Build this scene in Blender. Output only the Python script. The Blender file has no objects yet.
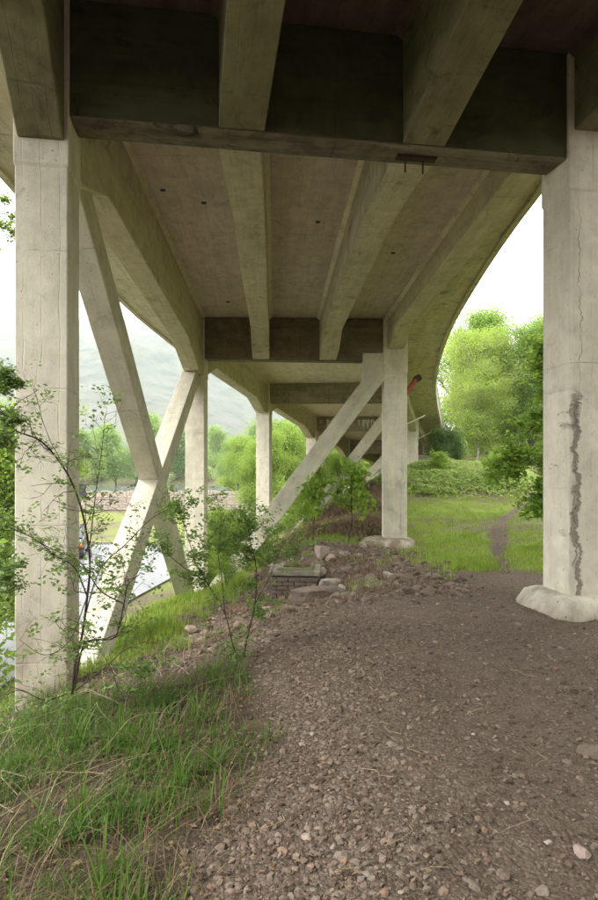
import bpy, bmesh, math, random
import numpy as np
from mathutils import Vector, Matrix
random.seed(7)
RNG = np.random.default_rng(11)
SC = bpy.context.scene
COL = SC.collection
EYE = 1.6

# ------------------------------------------------------------------ camera
cam_d = bpy.data.cameras.new('camera'); cam = bpy.data.objects.new('camera', cam_d); COL.objects.link(cam)
cam.location = (0, 0, EYE); cam.rotation_euler = (math.radians(90), 0, 0)
cam_d.sensor_fit = 'VERTICAL'; cam_d.sensor_height = 36; cam_d.sensor_width = 24; cam_d.lens = 24.0
cam_d.shift_y = 10 / 900; cam_d.clip_start = 0.05; cam_d.clip_end = 9000
SC.camera = cam
# ------------------------------------------------------------------ sky, sun, exposure
W = bpy.data.worlds.new('World'); SC.world = W; W.use_nodes = True
nt = W.node_tree; nt.nodes.clear()
wo = nt.nodes.new('ShaderNodeOutputWorld'); bg = nt.nodes.new('ShaderNodeBackground')
sky = nt.nodes.new('ShaderNodeTexSky'); sky.sky_type = 'NISHITA'; sky.sun_disc = False
SUN_EL, SUN_AZ = math.radians(52), math.radians(-120)
sky.sun_elevation = SUN_EL; sky.sun_rotation = SUN_AZ
tc = nt.nodes.new('ShaderNodeTexCoord'); nz = nt.nodes.new('ShaderNodeTexNoise')
nz.inputs['Scale'].default_value = 2.2; nz.inputs['Detail'].default_value = 5
ra = nt.nodes.new('ShaderNodeMapRange'); ra.inputs['From Min'].default_value = .3; ra.inputs['From Max'].default_value = .7
ra.inputs['To Min'].default_value = .82; ra.inputs['To Max'].default_value = .95
mx = nt.nodes.new('ShaderNodeMix'); mx.data_type = 'RGBA'
mx.inputs[7].default_value = (15.0, 15.0, 14.6, 1)
nt.links.new(tc.outputs['Generated'], nz.inputs['Vector']); nt.links.new(nz.outputs['Fac'], ra.inputs['Value'])
nt.links.new(ra.outputs[0], mx.inputs[0]); nt.links.new(sky.outputs[0], mx.inputs[6])
nt.links.new(mx.outputs[2], bg.inputs['Color']); bg.inputs['Strength'].default_value = 0.13
nt.links.new(bg.outputs[0], wo.inputs['Surface'])
sd = bpy.data.lights.new('sun', 'SUN'); sd.energy = 1.5; sd.angle = math.radians(20); sd.color = (1, .96, .9)
sun = bpy.data.objects.new('sun', sd); COL.objects.link(sun)
sdir = Vector((math.sin(SUN_AZ) * math.cos(SUN_EL), math.cos(SUN_AZ) * math.cos(SUN_EL), math.sin(SUN_EL)))
sun.rotation_euler = (-sdir).to_track_quat('-Z', 'Y').to_euler(); sun.location = sdir * 60
SC.view_settings.view_transform = 'Standard'; SC.view_settings.look = 'None'
SC.view_settings.exposure = 1.32; SC.view_settings.gamma = 1
SC.cycles.use_denoising = True
SC.cycles.max_bounces = 8; SC.cycles.diffuse_bounces = 5; SC.cycles.transparent_max_bounces = 8
SC.cycles.volume_bounces = 0

def at(x, y, Y): return Vector(((x - 299) / 600 * Y, Y, EYE + (460 - y) / 600 * Y))
def sm(a, b, x):
    t = np.clip((x - a) / (b - a), 0, 1); return t * t * (3 - 2 * t)
def lerp(a, b, t): return a + (b - a) * t

# ------------------------------------------------------------------ materials
class NT:
    def __init__(s, name):
        s.m = bpy.data.materials.new(name); s.m.use_nodes = True; s.t = s.m.node_tree; s.t.nodes.clear()
        s.out = s.n('ShaderNodeOutputMaterial')
    def n(s, k, **kw):
        x = s.t.nodes.new(k)
        for a, b in kw.items(): setattr(x, a, b)
        return x
    def l(s, a, b): s.t.links.new(a, b)
    def put(s, v, sock):
        if hasattr(v, 'is_output'): s.l(v, sock)
        else: sock.default_value = v
    def math(s, op, a, b=0.0, c=None, clamp=False):
        x = s.n('ShaderNodeMath', operation=op, use_clamp=clamp); s.put(a, x.inputs[0]); s.put(b, x.inputs[1])
        if c is not None: s.put(c, x.inputs[2])
        return x.outputs[0]
    def noise(s, vec, scale, detail=4, rough=.55, dist=0):
        x = s.n('ShaderNodeTexNoise'); s.l(vec, x.inputs['Vector']); x.inputs['Scale'].default_value = scale
        x.inputs['Detail'].default_value = detail; x.inputs['Roughness'].default_value = rough; x.inputs['Distortion'].default_value = dist
        return x.outputs['Fac']
    def map(s, v, a, b, c=0.0, d=1.0, smooth=False):
        x = s.n('ShaderNodeMapRange'); s.put(v, x.inputs[0])
        if smooth: x.interpolation_type = 'SMOOTHSTEP'
        for i, q in enumerate((a, b, c, d)): x.inputs[1 + i].default_value = q
        return x.outputs[0]
    def mix(s, f, a, b, mode='MIX'):
        x = s.n('ShaderNodeMix', data_type='RGBA', blend_type=mode); s.put(f, x.inputs[0])
        s.put(a if hasattr(a, 'is_output') else (*a[:3], 1), x.inputs[6]); s.put(b if hasattr(b, 'is_output') else (*b[:3], 1), x.inputs[7])
        return x.outputs[2]
    def scl(s, vec, v):
        x = s.n('ShaderNodeVectorMath', operation='MULTIPLY'); s.l(vec, x.inputs[0]); x.inputs[1].default_value = v; return x.outputs[0]
    def sep(s, vec):
        x = s.n('ShaderNodeSeparateXYZ'); s.l(vec, x.inputs[0]); return x.outputs
    def bump(s, h, strength, dist):
        x = s.n('ShaderNodeBump'); s.l(h, x.inputs['Height']); x.inputs['Strength'].default_value = strength; x.inputs['Distance'].default_value = dist
        return x.outputs[0]
    def bsdf(s, col, rough=.85, normal=None, spec=.3):
        x = s.n('ShaderNodeBsdfPrincipled'); s.put(col if hasattr(col, 'is_output') else (*col[:3], 1), x.inputs['Base Color'])
        s.put(rough, x.inputs['Roughness']); x.inputs['Specular IOR Level'].default_value = spec
        if normal is not None: s.l(normal, x.inputs['Normal'])
        return x
    def done(s, sh):
        s.l(sh.outputs[0] if hasattr(sh, 'outputs') else sh, s.out.inputs['Surface']); return s.m
def attr(m, name):
    x = m.n('ShaderNodeAttribute'); x.attribute_name = name; return x

def concrete(name, base, dark, stain=(.06, .055, .03), stain_amt=.5, axis=2, board=.12, cross=0, lift=1.3, green=0.0, crack=None, seed=0.0, seam=.5, k=1.0, foot=None):
    """board marked concrete; axis = the long axis of the member in its own coordinates, cross = across the boards"""
    m = NT(name); tc = m.n('ShaderNodeTexCoord'); o = tc.outputs['Object']
    off = m.n('ShaderNodeVectorMath', operation='ADD'); m.l(o, off.inputs[0]); off.inputs[1].default_value = (seed, seed * 1.7, seed * .6)
    oi = m.n('ShaderNodeObjectInfo'); cmb = m.n('ShaderNodeVectorMath', operation='SCALE')
    cmb.inputs[0].default_value = (31, 17, 23); m.l(oi.outputs['Random'], cmb.inputs['Scale'])
    o2n = m.n('ShaderNodeVectorMath', operation='ADD'); m.l(off.outputs[0], o2n.inputs[0]); m.l(cmb.outputs[0], o2n.inputs[1]); v = o2n.outputs[0]
    st = [6.0, 6.0, 6.0]; st[axis] = .55
    streak = m.noise(m.scl(v, tuple(st)), 1.0, 6, .6, .4)
    big = m.noise(v, .8, 6, .62, .6); med = m.noise(v, 4.5, 6, .65); fine = m.noise(v, 60, 4, .7)
    xyz = m.sep(o)
    a, c = xyz[axis], xyz[cross]
    wob = m.map(m.noise(v, 1.6, 2), .3, .7, -.012, .012)
    cb = m.math('DIVIDE', m.math('ADD', c, wob), board)
    fr = m.math('FRACT', cb); ln1 = m.math('MINIMUM', fr, m.math('SUBTRACT', 1.0, fr))
    bid = m.n('ShaderNodeTexWhiteNoise', noise_dimensions='1D'); m.l(m.math('FLOOR', cb), bid.inputs['W'])
    lb = m.math('DIVIDE', m.math('ADD', a, wob), lift); fl = m.math('FRACT', lb); ln2 = m.math('MINIMUM', fl, m.math('SUBTRACT', 1.0, fl))
    lineb = m.map(ln1, 0, .05, 1, 0); linel = m.map(ln2, 0, .008, 1, 0)
    broken = m.map(m.noise(v, 3.1, 3), .42, .62)
    lines = m.math('MULTIPLY', m.math('MAXIMUM', m.math('MULTIPLY', lineb, .55), linel), broken, clamp=True)
    col = m.mix(m.map(big, .3, .7), base, dark)
    col = m.mix(m.map(streak, .42, .66, 0, .62 * k), col, tuple(q * .55 for q in dark))
    col = m.mix(m.map(m.noise(m.scl(v, tuple(9 if j_ != axis else 1.4 for j_ in range(3))), 1.6, 8, .7, 1.2), .52, .66, 0, .45 * k), col, tuple(q * .45 for q in dark))
    col = m.mix(m.math('MULTIPLY', bid.outputs['Value'], .30), col, tuple(q * .7 for q in base))
    col = m.mix(m.map(med, .4, .7, 0, .45), col, tuple(min(1, q * 1.25) for q in base))
    if green:
        col = m.mix(m.math('MULTIPLY', m.map(m.noise(v, 1.1, 5, .6), .4, .68), green), col, (.13, .16, .045))
    sp = m.map(m.noise(v, 2.3, 9, .72, 1.0), .56, .68, 0, stain_amt)
    col = m.mix(sp, col, stain)
    col = m.mix(m.math('MULTIPLY', lines, seam), col, (.05, .045, .03))
    if foot:
        fz = m.math('MULTIPLY', m.map(xyz[2], foot[0], foot[1], 1, 0), m.map(m.noise(m.scl(v, (3, 3, 1.2)), 1.2, 6, .65), .28, .55))
        col = m.mix(m.math('MULTIPLY', fz, .8), col, (.16, .10, .06))
    pits = m.map(m.noise(v, 34, 2, .5), .70, .76, 0, .6); col = m.mix(pits, col, (.07, .06, .05))
    h = m.math('ADD', m.math('MULTIPLY', fine, .25), m.math('MULTIPLY', med, .5))
    h = m.math('SUBTRACT', h, m.math('MULTIPLY', lines, .5)); h = m.math('ADD', h, m.math('MULTIPLY', bid.outputs['Value'], .3))
    h = m.math('SUBTRACT', h, pits)
    if crack:
        for (x0, za, zb, wd, wig, strg) in crack:
            zz = xyz[2]
            xx = m.math('ADD', xyz[0], m.map(m.noise(m.scl(o, (.2, .2, 1)), 2.3, 5, .7), .25, .75, -wig, wig))
            d = m.math('ABSOLUTE', m.math('SUBTRACT', xx, x0))
            wn = m.map(m.noise(o, 5, 5, .7), .3, .7, wd * .1, wd * 1.5)
            kk = m.math('SUBTRACT', 1.0, m.math('DIVIDE', d, wn), clamp=True)
            kk = m.math('MULTIPLY', kk, m.map(m.noise(o, 9, 6, .75), .34, .58))
            kk = m.math('MULTIPLY', m.math('MULTIPLY', kk, 2.2, clamp=True), m.math('MULTIPLY', m.map(zz, za - .1, za + .1), m.map(zz, zb - .1, zb + .1, 1, 0)))
            col = m.mix(m.math('MULTIPLY', kk, strg), col, (.17, .13, .10)); h = m.math('SUBTRACT', h, m.math('MULTIPLY', kk, 2.5))
    return m.done(m.bsdf(col, .88, m.bump(h, .75, .016), .25))

M = {}
M['column'] = concrete('column_concrete', (.73, .67, .545), (.60, .545, .44), stain_amt=.3, axis=2, cross=0, board=.16, lift=1.25, seam=.22, k=.4)
M['column_foot'] = concrete('column_concrete_splashed', (.72, .665, .54), (.59, .54, .435), stain_amt=.35, axis=2, cross=0, board=.16, lift=1.25, seam=.25, k=.45, green=.12, foot=(.8, 2.3))
M['column_crack'] = concrete('column_concrete_cracked', (.73, .67, .55), (.60, .545, .445), stain_amt=.25, axis=2, cross=0, board=.2, green=.15, seed=5, seam=.2, k=.4,
    crack=[(-.16, .1, 2.2, .04, .11, .75), (-.20, .5, 1.3, .03, .09, .6), (-.19, 1.95, 2.3, .05, .2, .6), (-.13, 2.2, 4.2, .006, .09, .5)])
M['column_crack2'] = concrete('column_concrete_hairline', (.74, .68, .565), (.61, .555, .45), stain_amt=.3, axis=2, cross=0, board=.2, seed=8, seam=.2, k=.5,
    crack=[(.14, .6, 3.6, .006, .10, .5)])
M['brace'] = concrete('brace_concrete', (.68, .63, .51), (.54, .495, .395), stain_amt=.3, axis=2, cross=0, board=.17, lift=1.7, green=.15, seed=11, seam=.25, k=.5)
M['beam'] = concrete('beam_concrete', (.56, .49, .35), (.38, .33, .22), stain_amt=.6, axis=1, cross=0, board=.11, lift=1.1, green=.05, seed=13, k=.8)
M['edge'] = concrete('edge_beam_concrete', (.60, .53, .36), (.45, .39, .25), stain_amt=.45, axis=1, cross=0, board=.14, lift=1.6, green=.05, seed=17, k=.7)
M['slab'] = concrete('slab_concrete', (.64, .53, .45), (.48, .395, .33), stain_amt=.35, axis=1, cross=0, board=.15, lift=2.4, seed=19, seam=.35, k=.7)
M['canti'] = concrete('cantilever_concrete', (.62, .55, .41), (.44, .38, .26), stain_amt=.8, axis=1, cross=0, board=.2, lift=2.1, green=.05, seed=23, k=.8)
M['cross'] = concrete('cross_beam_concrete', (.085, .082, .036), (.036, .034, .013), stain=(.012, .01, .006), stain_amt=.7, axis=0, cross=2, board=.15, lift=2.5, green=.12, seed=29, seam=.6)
M['slab_dark'] = concrete('shaded_slab_concrete', (.17, .125, .09), (.09, .065, .045), stain_amt=.7, axis=1, cross=0, board=.15, lift=2.4, seed=41, seam=.35)  # darker copy of the slab concrete; shade of the near bays is in its colour
M['beam_dark'] = concrete('shaded_beam_concrete', (.25, .23, .125), (.14, .128, .066), stain_amt=.8, axis=1, cross=0, board=.11, lift=1.1, green=.15, seed=43)  # beam concrete darkened to carry the dim light of the near bays
M['slab_pale'] = concrete('pale_slab_concrete', (.72, .62, .48), (.56, .48, .36), stain_amt=.35, axis=1, cross=0, board=.13, lift=2.4, seed=47, seam=.5, k=.6)
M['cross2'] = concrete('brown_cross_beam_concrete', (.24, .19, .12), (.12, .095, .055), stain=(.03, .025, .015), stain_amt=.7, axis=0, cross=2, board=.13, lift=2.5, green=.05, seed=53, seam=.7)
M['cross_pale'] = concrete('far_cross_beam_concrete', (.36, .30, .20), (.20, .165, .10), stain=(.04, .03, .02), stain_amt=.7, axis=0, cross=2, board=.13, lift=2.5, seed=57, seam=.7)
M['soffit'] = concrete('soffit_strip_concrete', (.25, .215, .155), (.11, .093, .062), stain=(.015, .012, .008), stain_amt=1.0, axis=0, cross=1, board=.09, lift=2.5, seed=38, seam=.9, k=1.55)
M['footing'] = concrete('footing_concrete', (.62, .57, .47), (.46, .41, .32), stain_amt=.5, axis=2, cross=0, board=2, lift=3, seed=31, seam=0, k=1.0, foot=(-.10, .16))

def simple(name, c1, c2, scale=8, rough=.8, bump=.3, dist=.01, spec=.3, metal=0):
    m = NT(name); tc = m.n('ShaderNodeTexCoord'); v = tc.outputs['Object']
    n1 = m.noise(v, scale, 6, .65); n2 = m.noise(v, scale * 7, 4, .6)
    col = m.mix(m.map(n1, .35, .65), c1, c2); col = m.mix(m.map(n2, .45, .8, 0, .5), col, tuple(q * .45 for q in c1))
    b = m.bsdf(col, rough, m.bump(m.math('ADD', n1, m.math('MULTIPLY', n2, .4)), bump, dist), spec); b.inputs['Metallic'].default_value = metal
    return m.done(b)
M['rust'] = simple('rusted_iron', (.035, .02, .014), (.07, .035, .02), 14)
M['red'] = simple('red_pipe_paint', (.30, .07, .04), (.20, .05, .03), 9)
M['galv'] = simple('galvanised_steel', (.55, .56, .54), (.42, .43, .42), 6, .5, .1, .003, .5, .3)
M['calcite'] = simple('calcite_white', (.7, .68, .6), (.55, .52, .42), 12)
M['brick'] = simple('old_brick', (.20, .15, .12), (.13, .10, .085), 14, .9, .6, .012)
M['mortar'] = simple('dirty_mortar', (.24, .22, .18), (.14, .12, .10), 20, .95, .6, .01)
M['capstone'] = simple('weathered_cap', (.30, .27, .20), (.17, .15, .11), 7, .9, .5, .012)
M['iron_lid'] = simple('rusty_iron_cover', (.17, .09, .055), (.09, .05, .035), 11, .8)
M['rock_pale'] = simple('pale_rock', (.42, .37, .31), (.27, .23, .19), 6, .9, .8, .03)
M['rock_brown'] = simple('brown_rock', (.22, .17, .13), (.12, .09, .07), 6, .9, .8, .03)
M['rock_pink'] = simple('pinkish_rock', (.42, .32, .27), (.27, .2, .17), 5, .9, .8, .03)
M['bark'] = simple('bark', (.10, .085, .065), (.05, .042, .033), 12, .95, .8, .02)
M['birch_bark'] = simple('pale_bark', (.33, .30, .25), (.14, .12, .1), 7, .9, .5, .01)
M['thorn'] = simple('dark_stem', (.045, .028, .022), (.09, .06, .04), 18, .8)
M['twig'] = simple('dry_straw', (.40, .32, .20), (.24, .18, .11), 16, .9)
M['wood'] = simple('grey_timber', (.22, .18, .13), (.12, .10, .07), 9, .9)
M['tarmac'] = simple('pale_wet_asphalt', (.17, .17, .175), (.21, .21, .215), .5, .5, .1, .003, .5)
M['line'] = simple('road_paint', (.75, .75, .72), (.55, .55, .52), 8, .6)
M['stonewall'] = simple('wall_stone', (.44, .36, .31), (.32, .26, .22), 1.8, .9, .6, .02)
M['carpaint'] = simple('dark_car_paint', (.015, .017, .02), (.02, .022, .026), 3, .25, .02, .001, .6)
M['tyre'] = simple('tyre_rubber', (.02, .02, .02), (.03, .03, .03), 9)
M['glass'] = simple('dark_window_glass', (.03, .035, .04), (.05, .06, .065), 2, .08, 0, .001, .8)
M['amber'] = simple('amber_lens', (.9, .28, .02), (.7, .2, .02), 9, .3)
M['redlens'] = simple('red_lens', (.5, .02, .015), (.35, .02, .015), 9, .3)
M['whitepaint'] = simple('white_paint', (.75, .75, .73), (.62, .62, .6), 5, .5, .1, .002)
M['black'] = simple('black_plastic', (.02, .022, .025), (.035, .035, .038), 6, .5)

def leafmat(name, c1, c2, c3=None, scale=2.5, trans=.45):
    m = NT(name); tc = m.n('ShaderNodeNewGeometry'); v = tc.outputs['Position']
    a = attr(m, 'tint').outputs['Fac']
    col = m.mix(a, c1, c2)
    if c3: col = m.mix(m.map(m.noise(v, scale, 3), .5, .72, 0, .8), col, c3)
    d = m.bsdf(col, .55, None, .3); t = m.n('ShaderNodeBsdfTranslucent'); m.l(m.mix(.5, col, tuple(min(1, q * 1.5) for q in c2)), t.inputs['Color'])
    x = m.n('ShaderNodeMixShader'); x.inputs[0].default_value = trans; m.l(d.outputs[0], x.inputs[1]); m.l(t.outputs[0], x.inputs[2])
    return m.done(x)
M['leaf_rose'] = leafmat('rose_leaf', (.12, .20, .05), (.24, .34, .09))
M['leaf_birch'] = leafmat('birch_leaf', (.18, .29, .035), (.38, .49, .085), (.13, .21, .03), .5)
M['leaf_ash'] = leafmat('ash_leaf', (.13, .25, .03), (.30, .44, .07), (.09, .17, .025), .4)
M['leaf_syc'] = leafmat('sycamore_leaf', (.13, .24, .03), (.29, .41, .06))
M['leaf_far'] = leafmat('shore_leaf', (.16, .27, .05), (.30, .42, .10), (.11, .19, .04), .15)
M['leaf_bank'] = leafmat('bank_leaf', (.15, .25, .03), (.30, .41, .07), (.11, .18, .03), .6)
M['leaf_dark'] = leafmat('dark_leaf', (.055, .105, .025), (.12, .20, .05))
M['bramble'] = leafmat('bramble_leaf', (.17, .27, .05), (.40, .50, .15), (.24, .20, .09), 1.2)
M['grass'] = leafmat('grass_blade', (.13, .21, .02), (.29, .39, .05), (.33, .32, .11), 1.1, .35)
M['grass_near'] = leafmat('long_grass_blade', (.04, .095, .012), (.12, .215, .028), (.12, .13, .04), 3, .35)
M['drygrass'] = leafmat('dry_grass_blade', (.11, .072, .04), (.24, .17, .10), None, 1, .2)
M['bracken'] = leafmat('dead_bracken_frond', (.10, .055, .035), (.30, .20, .13), None, 1, .15)
M['litter'] = leafmat('leaf_litter_flake', (.14, .08, .05), (.28, .19, .12), None, 1, .1)

def stonemat():
    m = NT('gravel_stone'); g = m.n('ShaderNodeNewGeometry'); v = g.outputs['Position']
    a = attr(m, 'tint').outputs['Fac']
    r = m.n('ShaderNodeValToRGB'); m.l(a, r.inputs[0]); e = r.color_ramp.elements
    e[0].position = 0; e[0].color = (.075, .052, .037, 1); e[1].position = 1; e[1].color = (.50, .45, .39, 1)
    for p, c in ((.25, (.14, .10, .073, 1)), (.5, (.21, .16, .12, 1)), (.7, (.25, .205, .165, 1)), (.85, (.28, .18, .125, 1)), (.93, (.34, .29, .23, 1))):
        q = e.new(p); q.color = c
    n = m.noise(v, 90, 4, .6); col = m.mix(m.map(n, .4, .8, 0, .6), r.outputs[0], (.06, .045, .037))
    return m.done(m.bsdf(col, .9, m.bump(n, .5, .004), .2))
M['stone'] = stonemat()

def groundmat():
    m = NT('ground_earth'); g = m.n('ShaderNodeNewGeometry'); v = g.outputs['Position']
    ga, br, gv = attr(m, 'grass').outputs['Fac'], attr(m, 'bracken').outputs['Fac'], attr(m, 'gravel').outputs['Fac']
    n0 = m.noise(v, .9, 6, .6); n1 = m.noise(v, 7, 6, .7); n2 = m.noise(v, 45, 5, .7)
    dirt = m.mix(m.map(n0, .35, .65), (.112, .084, .062), (.16, .123, .092))
    dirt = m.mix(m.map(n1, .4, .75, 0, .6), dirt, (.06, .042, .029))
    vo = m.n('ShaderNodeTexVoronoi'); m.l(v, vo.inputs['Vector']); vo.inputs['Scale'].default_value = 55
    vc = m.sep(vo.outputs['Color']); dirt = m.mix(m.map(vc[0], .3, .9, 0, .6), dirt, (.20, .155, .12))
    dirt = m.mix(m.map(n2, .5, .8, 0, .6), dirt, (.06, .045, .035))
    gr = m.mix(m.map(n1, .3, .7), (.13, .18, .03), (.22, .28, .05)); gr = m.mix(m.map(n0, .5, .75, 0, .6), gr, (.16, .14, .06))
    bk = m.mix(m.map(n1, .3, .7), (.13, .07, .045), (.22, .13, .085))
    gf = m.math('MULTIPLY', ga, m.map(m.math('ADD', n1, m.math('MULTIPLY', ga, .5)), .5, .75), clamp=True)
    col = m.mix(attr(m, 'humus').outputs['Fac'], m.mix(br, dirt, bk), m.mix(m.map(n1, .3, .7), (.045, .034, .022), (.085, .062, .042))); col = m.mix(gf, col, gr)
    h = m.math('ADD', m.math('MULTIPLY', n1, .6), m.math('MULTIPLY', n2, .3)); h = m.math('SUBTRACT', h, m.math('MULTIPLY', vo.outputs['Distance'], .5))
    return m.done(m.bsdf(col, .95, m.bump(h, .8, .03), .15))
M['ground'] = groundmat()

# ------------------------------------------------------------------ mesh helpers
def tag(o, label=None, cat=None, group=None, kind=None):
    if label: o['label'] = label
    if cat: o['category'] = cat
    if group: o['group'] = group
    if kind: o['kind'] = kind
    return o
def empty(name, loc, label, cat, group=None, rz=0):
    o = bpy.data.objects.new(name, None); COL.objects.link(o); o.location = loc; o.rotation_euler = (0, 0, rz)
    o.empty_display_size = .2; return tag(o, label, cat, group)
def parent(o, p):
    if p is not None:
        o.parent = p; pm = Matrix.Translation(p.location) @ p.rotation_euler.to_matrix().to_4x4()
        o.matrix_parent_inverse = pm.inverted()
def link(name, me, mat, par=None, mw=None):
    o = bpy.data.objects.new(name, me); COL.objects.link(o)
    if mat is not None and not me.materials: me.materials.append(mat)
    if mw is not None: o.matrix_world = mw
    parent(o, par); return o
def np_mesh(name, V, F, tint=None, smooth=False):
    V = np.asarray(V, np.float32); F = np.asarray(F, np.int32); me = bpy.data.meshes.new(name); k = F.shape[1]
    me.vertices.add(len(V)); me.vertices.foreach_set('co', V.ravel()); me.loops.add(F.size); me.loops.foreach_set('vertex_index', F.ravel())
    me.polygons.add(len(F)); me.polygons.foreach_set('loop_start', np.arange(0, F.size, k, dtype=np.int32))
    me.polygons.foreach_set('use_smooth', np.full(len(F), smooth))
    if tint is not None:
        a = me.attributes.new('tint', 'FLOAT', 'POINT'); a.data.foreach_set('value', np.asarray(tint, np.float32))
    me.update(calc_edges=True); return me
def bm_obj(name, bm, mat, par=None, mw=None, smooth=False):
    bmesh.ops.recalc_face_normals(bm, faces=bm.faces); me = bpy.data.meshes.new(name); bm.to_mesh(me); bm.free()
    if smooth:
        for p in me.polygons: p.use_smooth = True
    return link(name, me, mat, par, mw)
def frame(origin, ydir, up=Vector((0, 0, 1))):
    y = Vector(ydir).normalized(); x = y.cross(up).normalized(); z = x.cross(y)
    return Matrix(((x.x, y.x, z.x, origin[0]), (x.y, y.y, z.y, origin[1]), (x.z, y.z, z.z, origin[2]), (0, 0, 0, 1)))
def rough_edges(bm, amp, seed=0):
    r = random.Random(seed)
    for v in bm.verts: v.co += Vector((r.uniform(-amp, amp), r.uniform(-amp, amp), r.uniform(-amp, amp)))
def prism(name, loops, mat, par, mw=None, bevel=.012):
    """loops: list of closed polygons (world points) swept one to the next; mesh kept in the local frame mw"""
    mw = mw or Matrix.Translation(loops[0][0]); inv = mw.inverted(); bm = bmesh.new(); n = len(loops[0])
    R = [[bm.verts.new(inv @ Vector(p)) for p in L] for L in loops]
    for a, b in zip(R, R[1:]):
        for i in range(n): bm.faces.new((a[i], a[(i + 1) % n], b[(i + 1) % n], b[i]))
    bm.faces.new(R[0]); bm.faces.new(list(reversed(R[-1]))); bmesh.ops.recalc_face_normals(bm, faces=bm.faces)
    if bevel:
        ed = [e for e in bm.edges if e.is_manifold and e.calc_face_angle() > .6]
        bmesh.ops.bevel(bm, geom=ed, offset=bevel, segments=2, affect='EDGES', profile=.5)
    return bm_obj(name, bm, mat, par, mw)
def box(bm, c, s, R=None):
    vs = bmesh.ops.create_cube(bm, size=1)['verts']
    for v in vs:
        p = Vector((v.co.x * s[0], v.co.y * s[1], v.co.z * s[2])); v.co = (R @ p if R else p) + Vector(c)
    return vs
def tube_np(pts, rad, k=6):
    P = np.asarray([tuple(p) for p in pts], float); n = len(P); r = np.broadcast_to(rad, n) if np.ndim(rad) else np.full(n, rad)
    T = np.gradient(P, axis=0); T /= np.linalg.norm(T, axis=1)[:, None] + 1e-9
    ref = np.where(np.abs(T[:, 2:3]) > .9, np.array([[1., 0, 0]]), np.array([[0, 0, 1.]])); A = np.cross(T, ref); A /= np.linalg.norm(A, axis=1)[:, None] + 1e-9; B = np.cross(T, A)
    an = np.arange(k) / k * 2 * math.pi
    V = P[:, None] + (A[:, None] * np.cos(an)[None, :, None] + B[:, None] * np.sin(an)[None, :, None]) * np.asarray(r)[:, None, None]
    F = [(i * k + j, i * k + (j + 1) % k, (i + 1) * k + (j + 1) % k, (i + 1) * k + j) for i in range(n - 1) for j in range(k)]
    return V.reshape(-1, 3), np.array(F, int)
class Bag:
    def __init__(s): s.V = []; s.F = []; s.T = []; s.n = 0
    def add(s, V, F, t=.5):
        s.V.append(V); s.F.append(np.asarray(F) + s.n); s.T.append(np.broadcast_to(t, len(V))); s.n += len(V)
    def obj(s, name, mat, par=None, smooth=False, kind=None):
        me = np_mesh(name, np.concatenate(s.V), np.concatenate(s.F), np.concatenate(s.T), smooth); o = link(name, me, mat, None)
        if par is not None: parent(o, par)
        if kind: o['kind'] = kind
        return o
# numpy value noise
_P = RNG.random((256, 256))
def vnoise(x, y):
    xi = np.floor(x).astype(int); yi = np.floor(y).astype(int); fx = x - xi; fy = y - yi; fx = fx * fx * (3 - 2 * fx); fy = fy * fy * (3 - 2 * fy)
    g = lambda a, b: _P[a & 255, b & 255]
    return (g(xi, yi) * (1 - fx) + g(xi + 1, yi) * fx) * (1 - fy) + (g(xi, yi + 1) * (1 - fx) + g(xi + 1, yi + 1) * fx) * fy
def fbm(x, y, o=4, s=1.0):
    t = 0; a = 1; n = 0
    for i in range(o): t = t + a * (vnoise(x * s + 17.3 * i, y * s + 5.1 * i) - .5); n += a; a *= .5; s *= 2.03
    return t / n * 2

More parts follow.
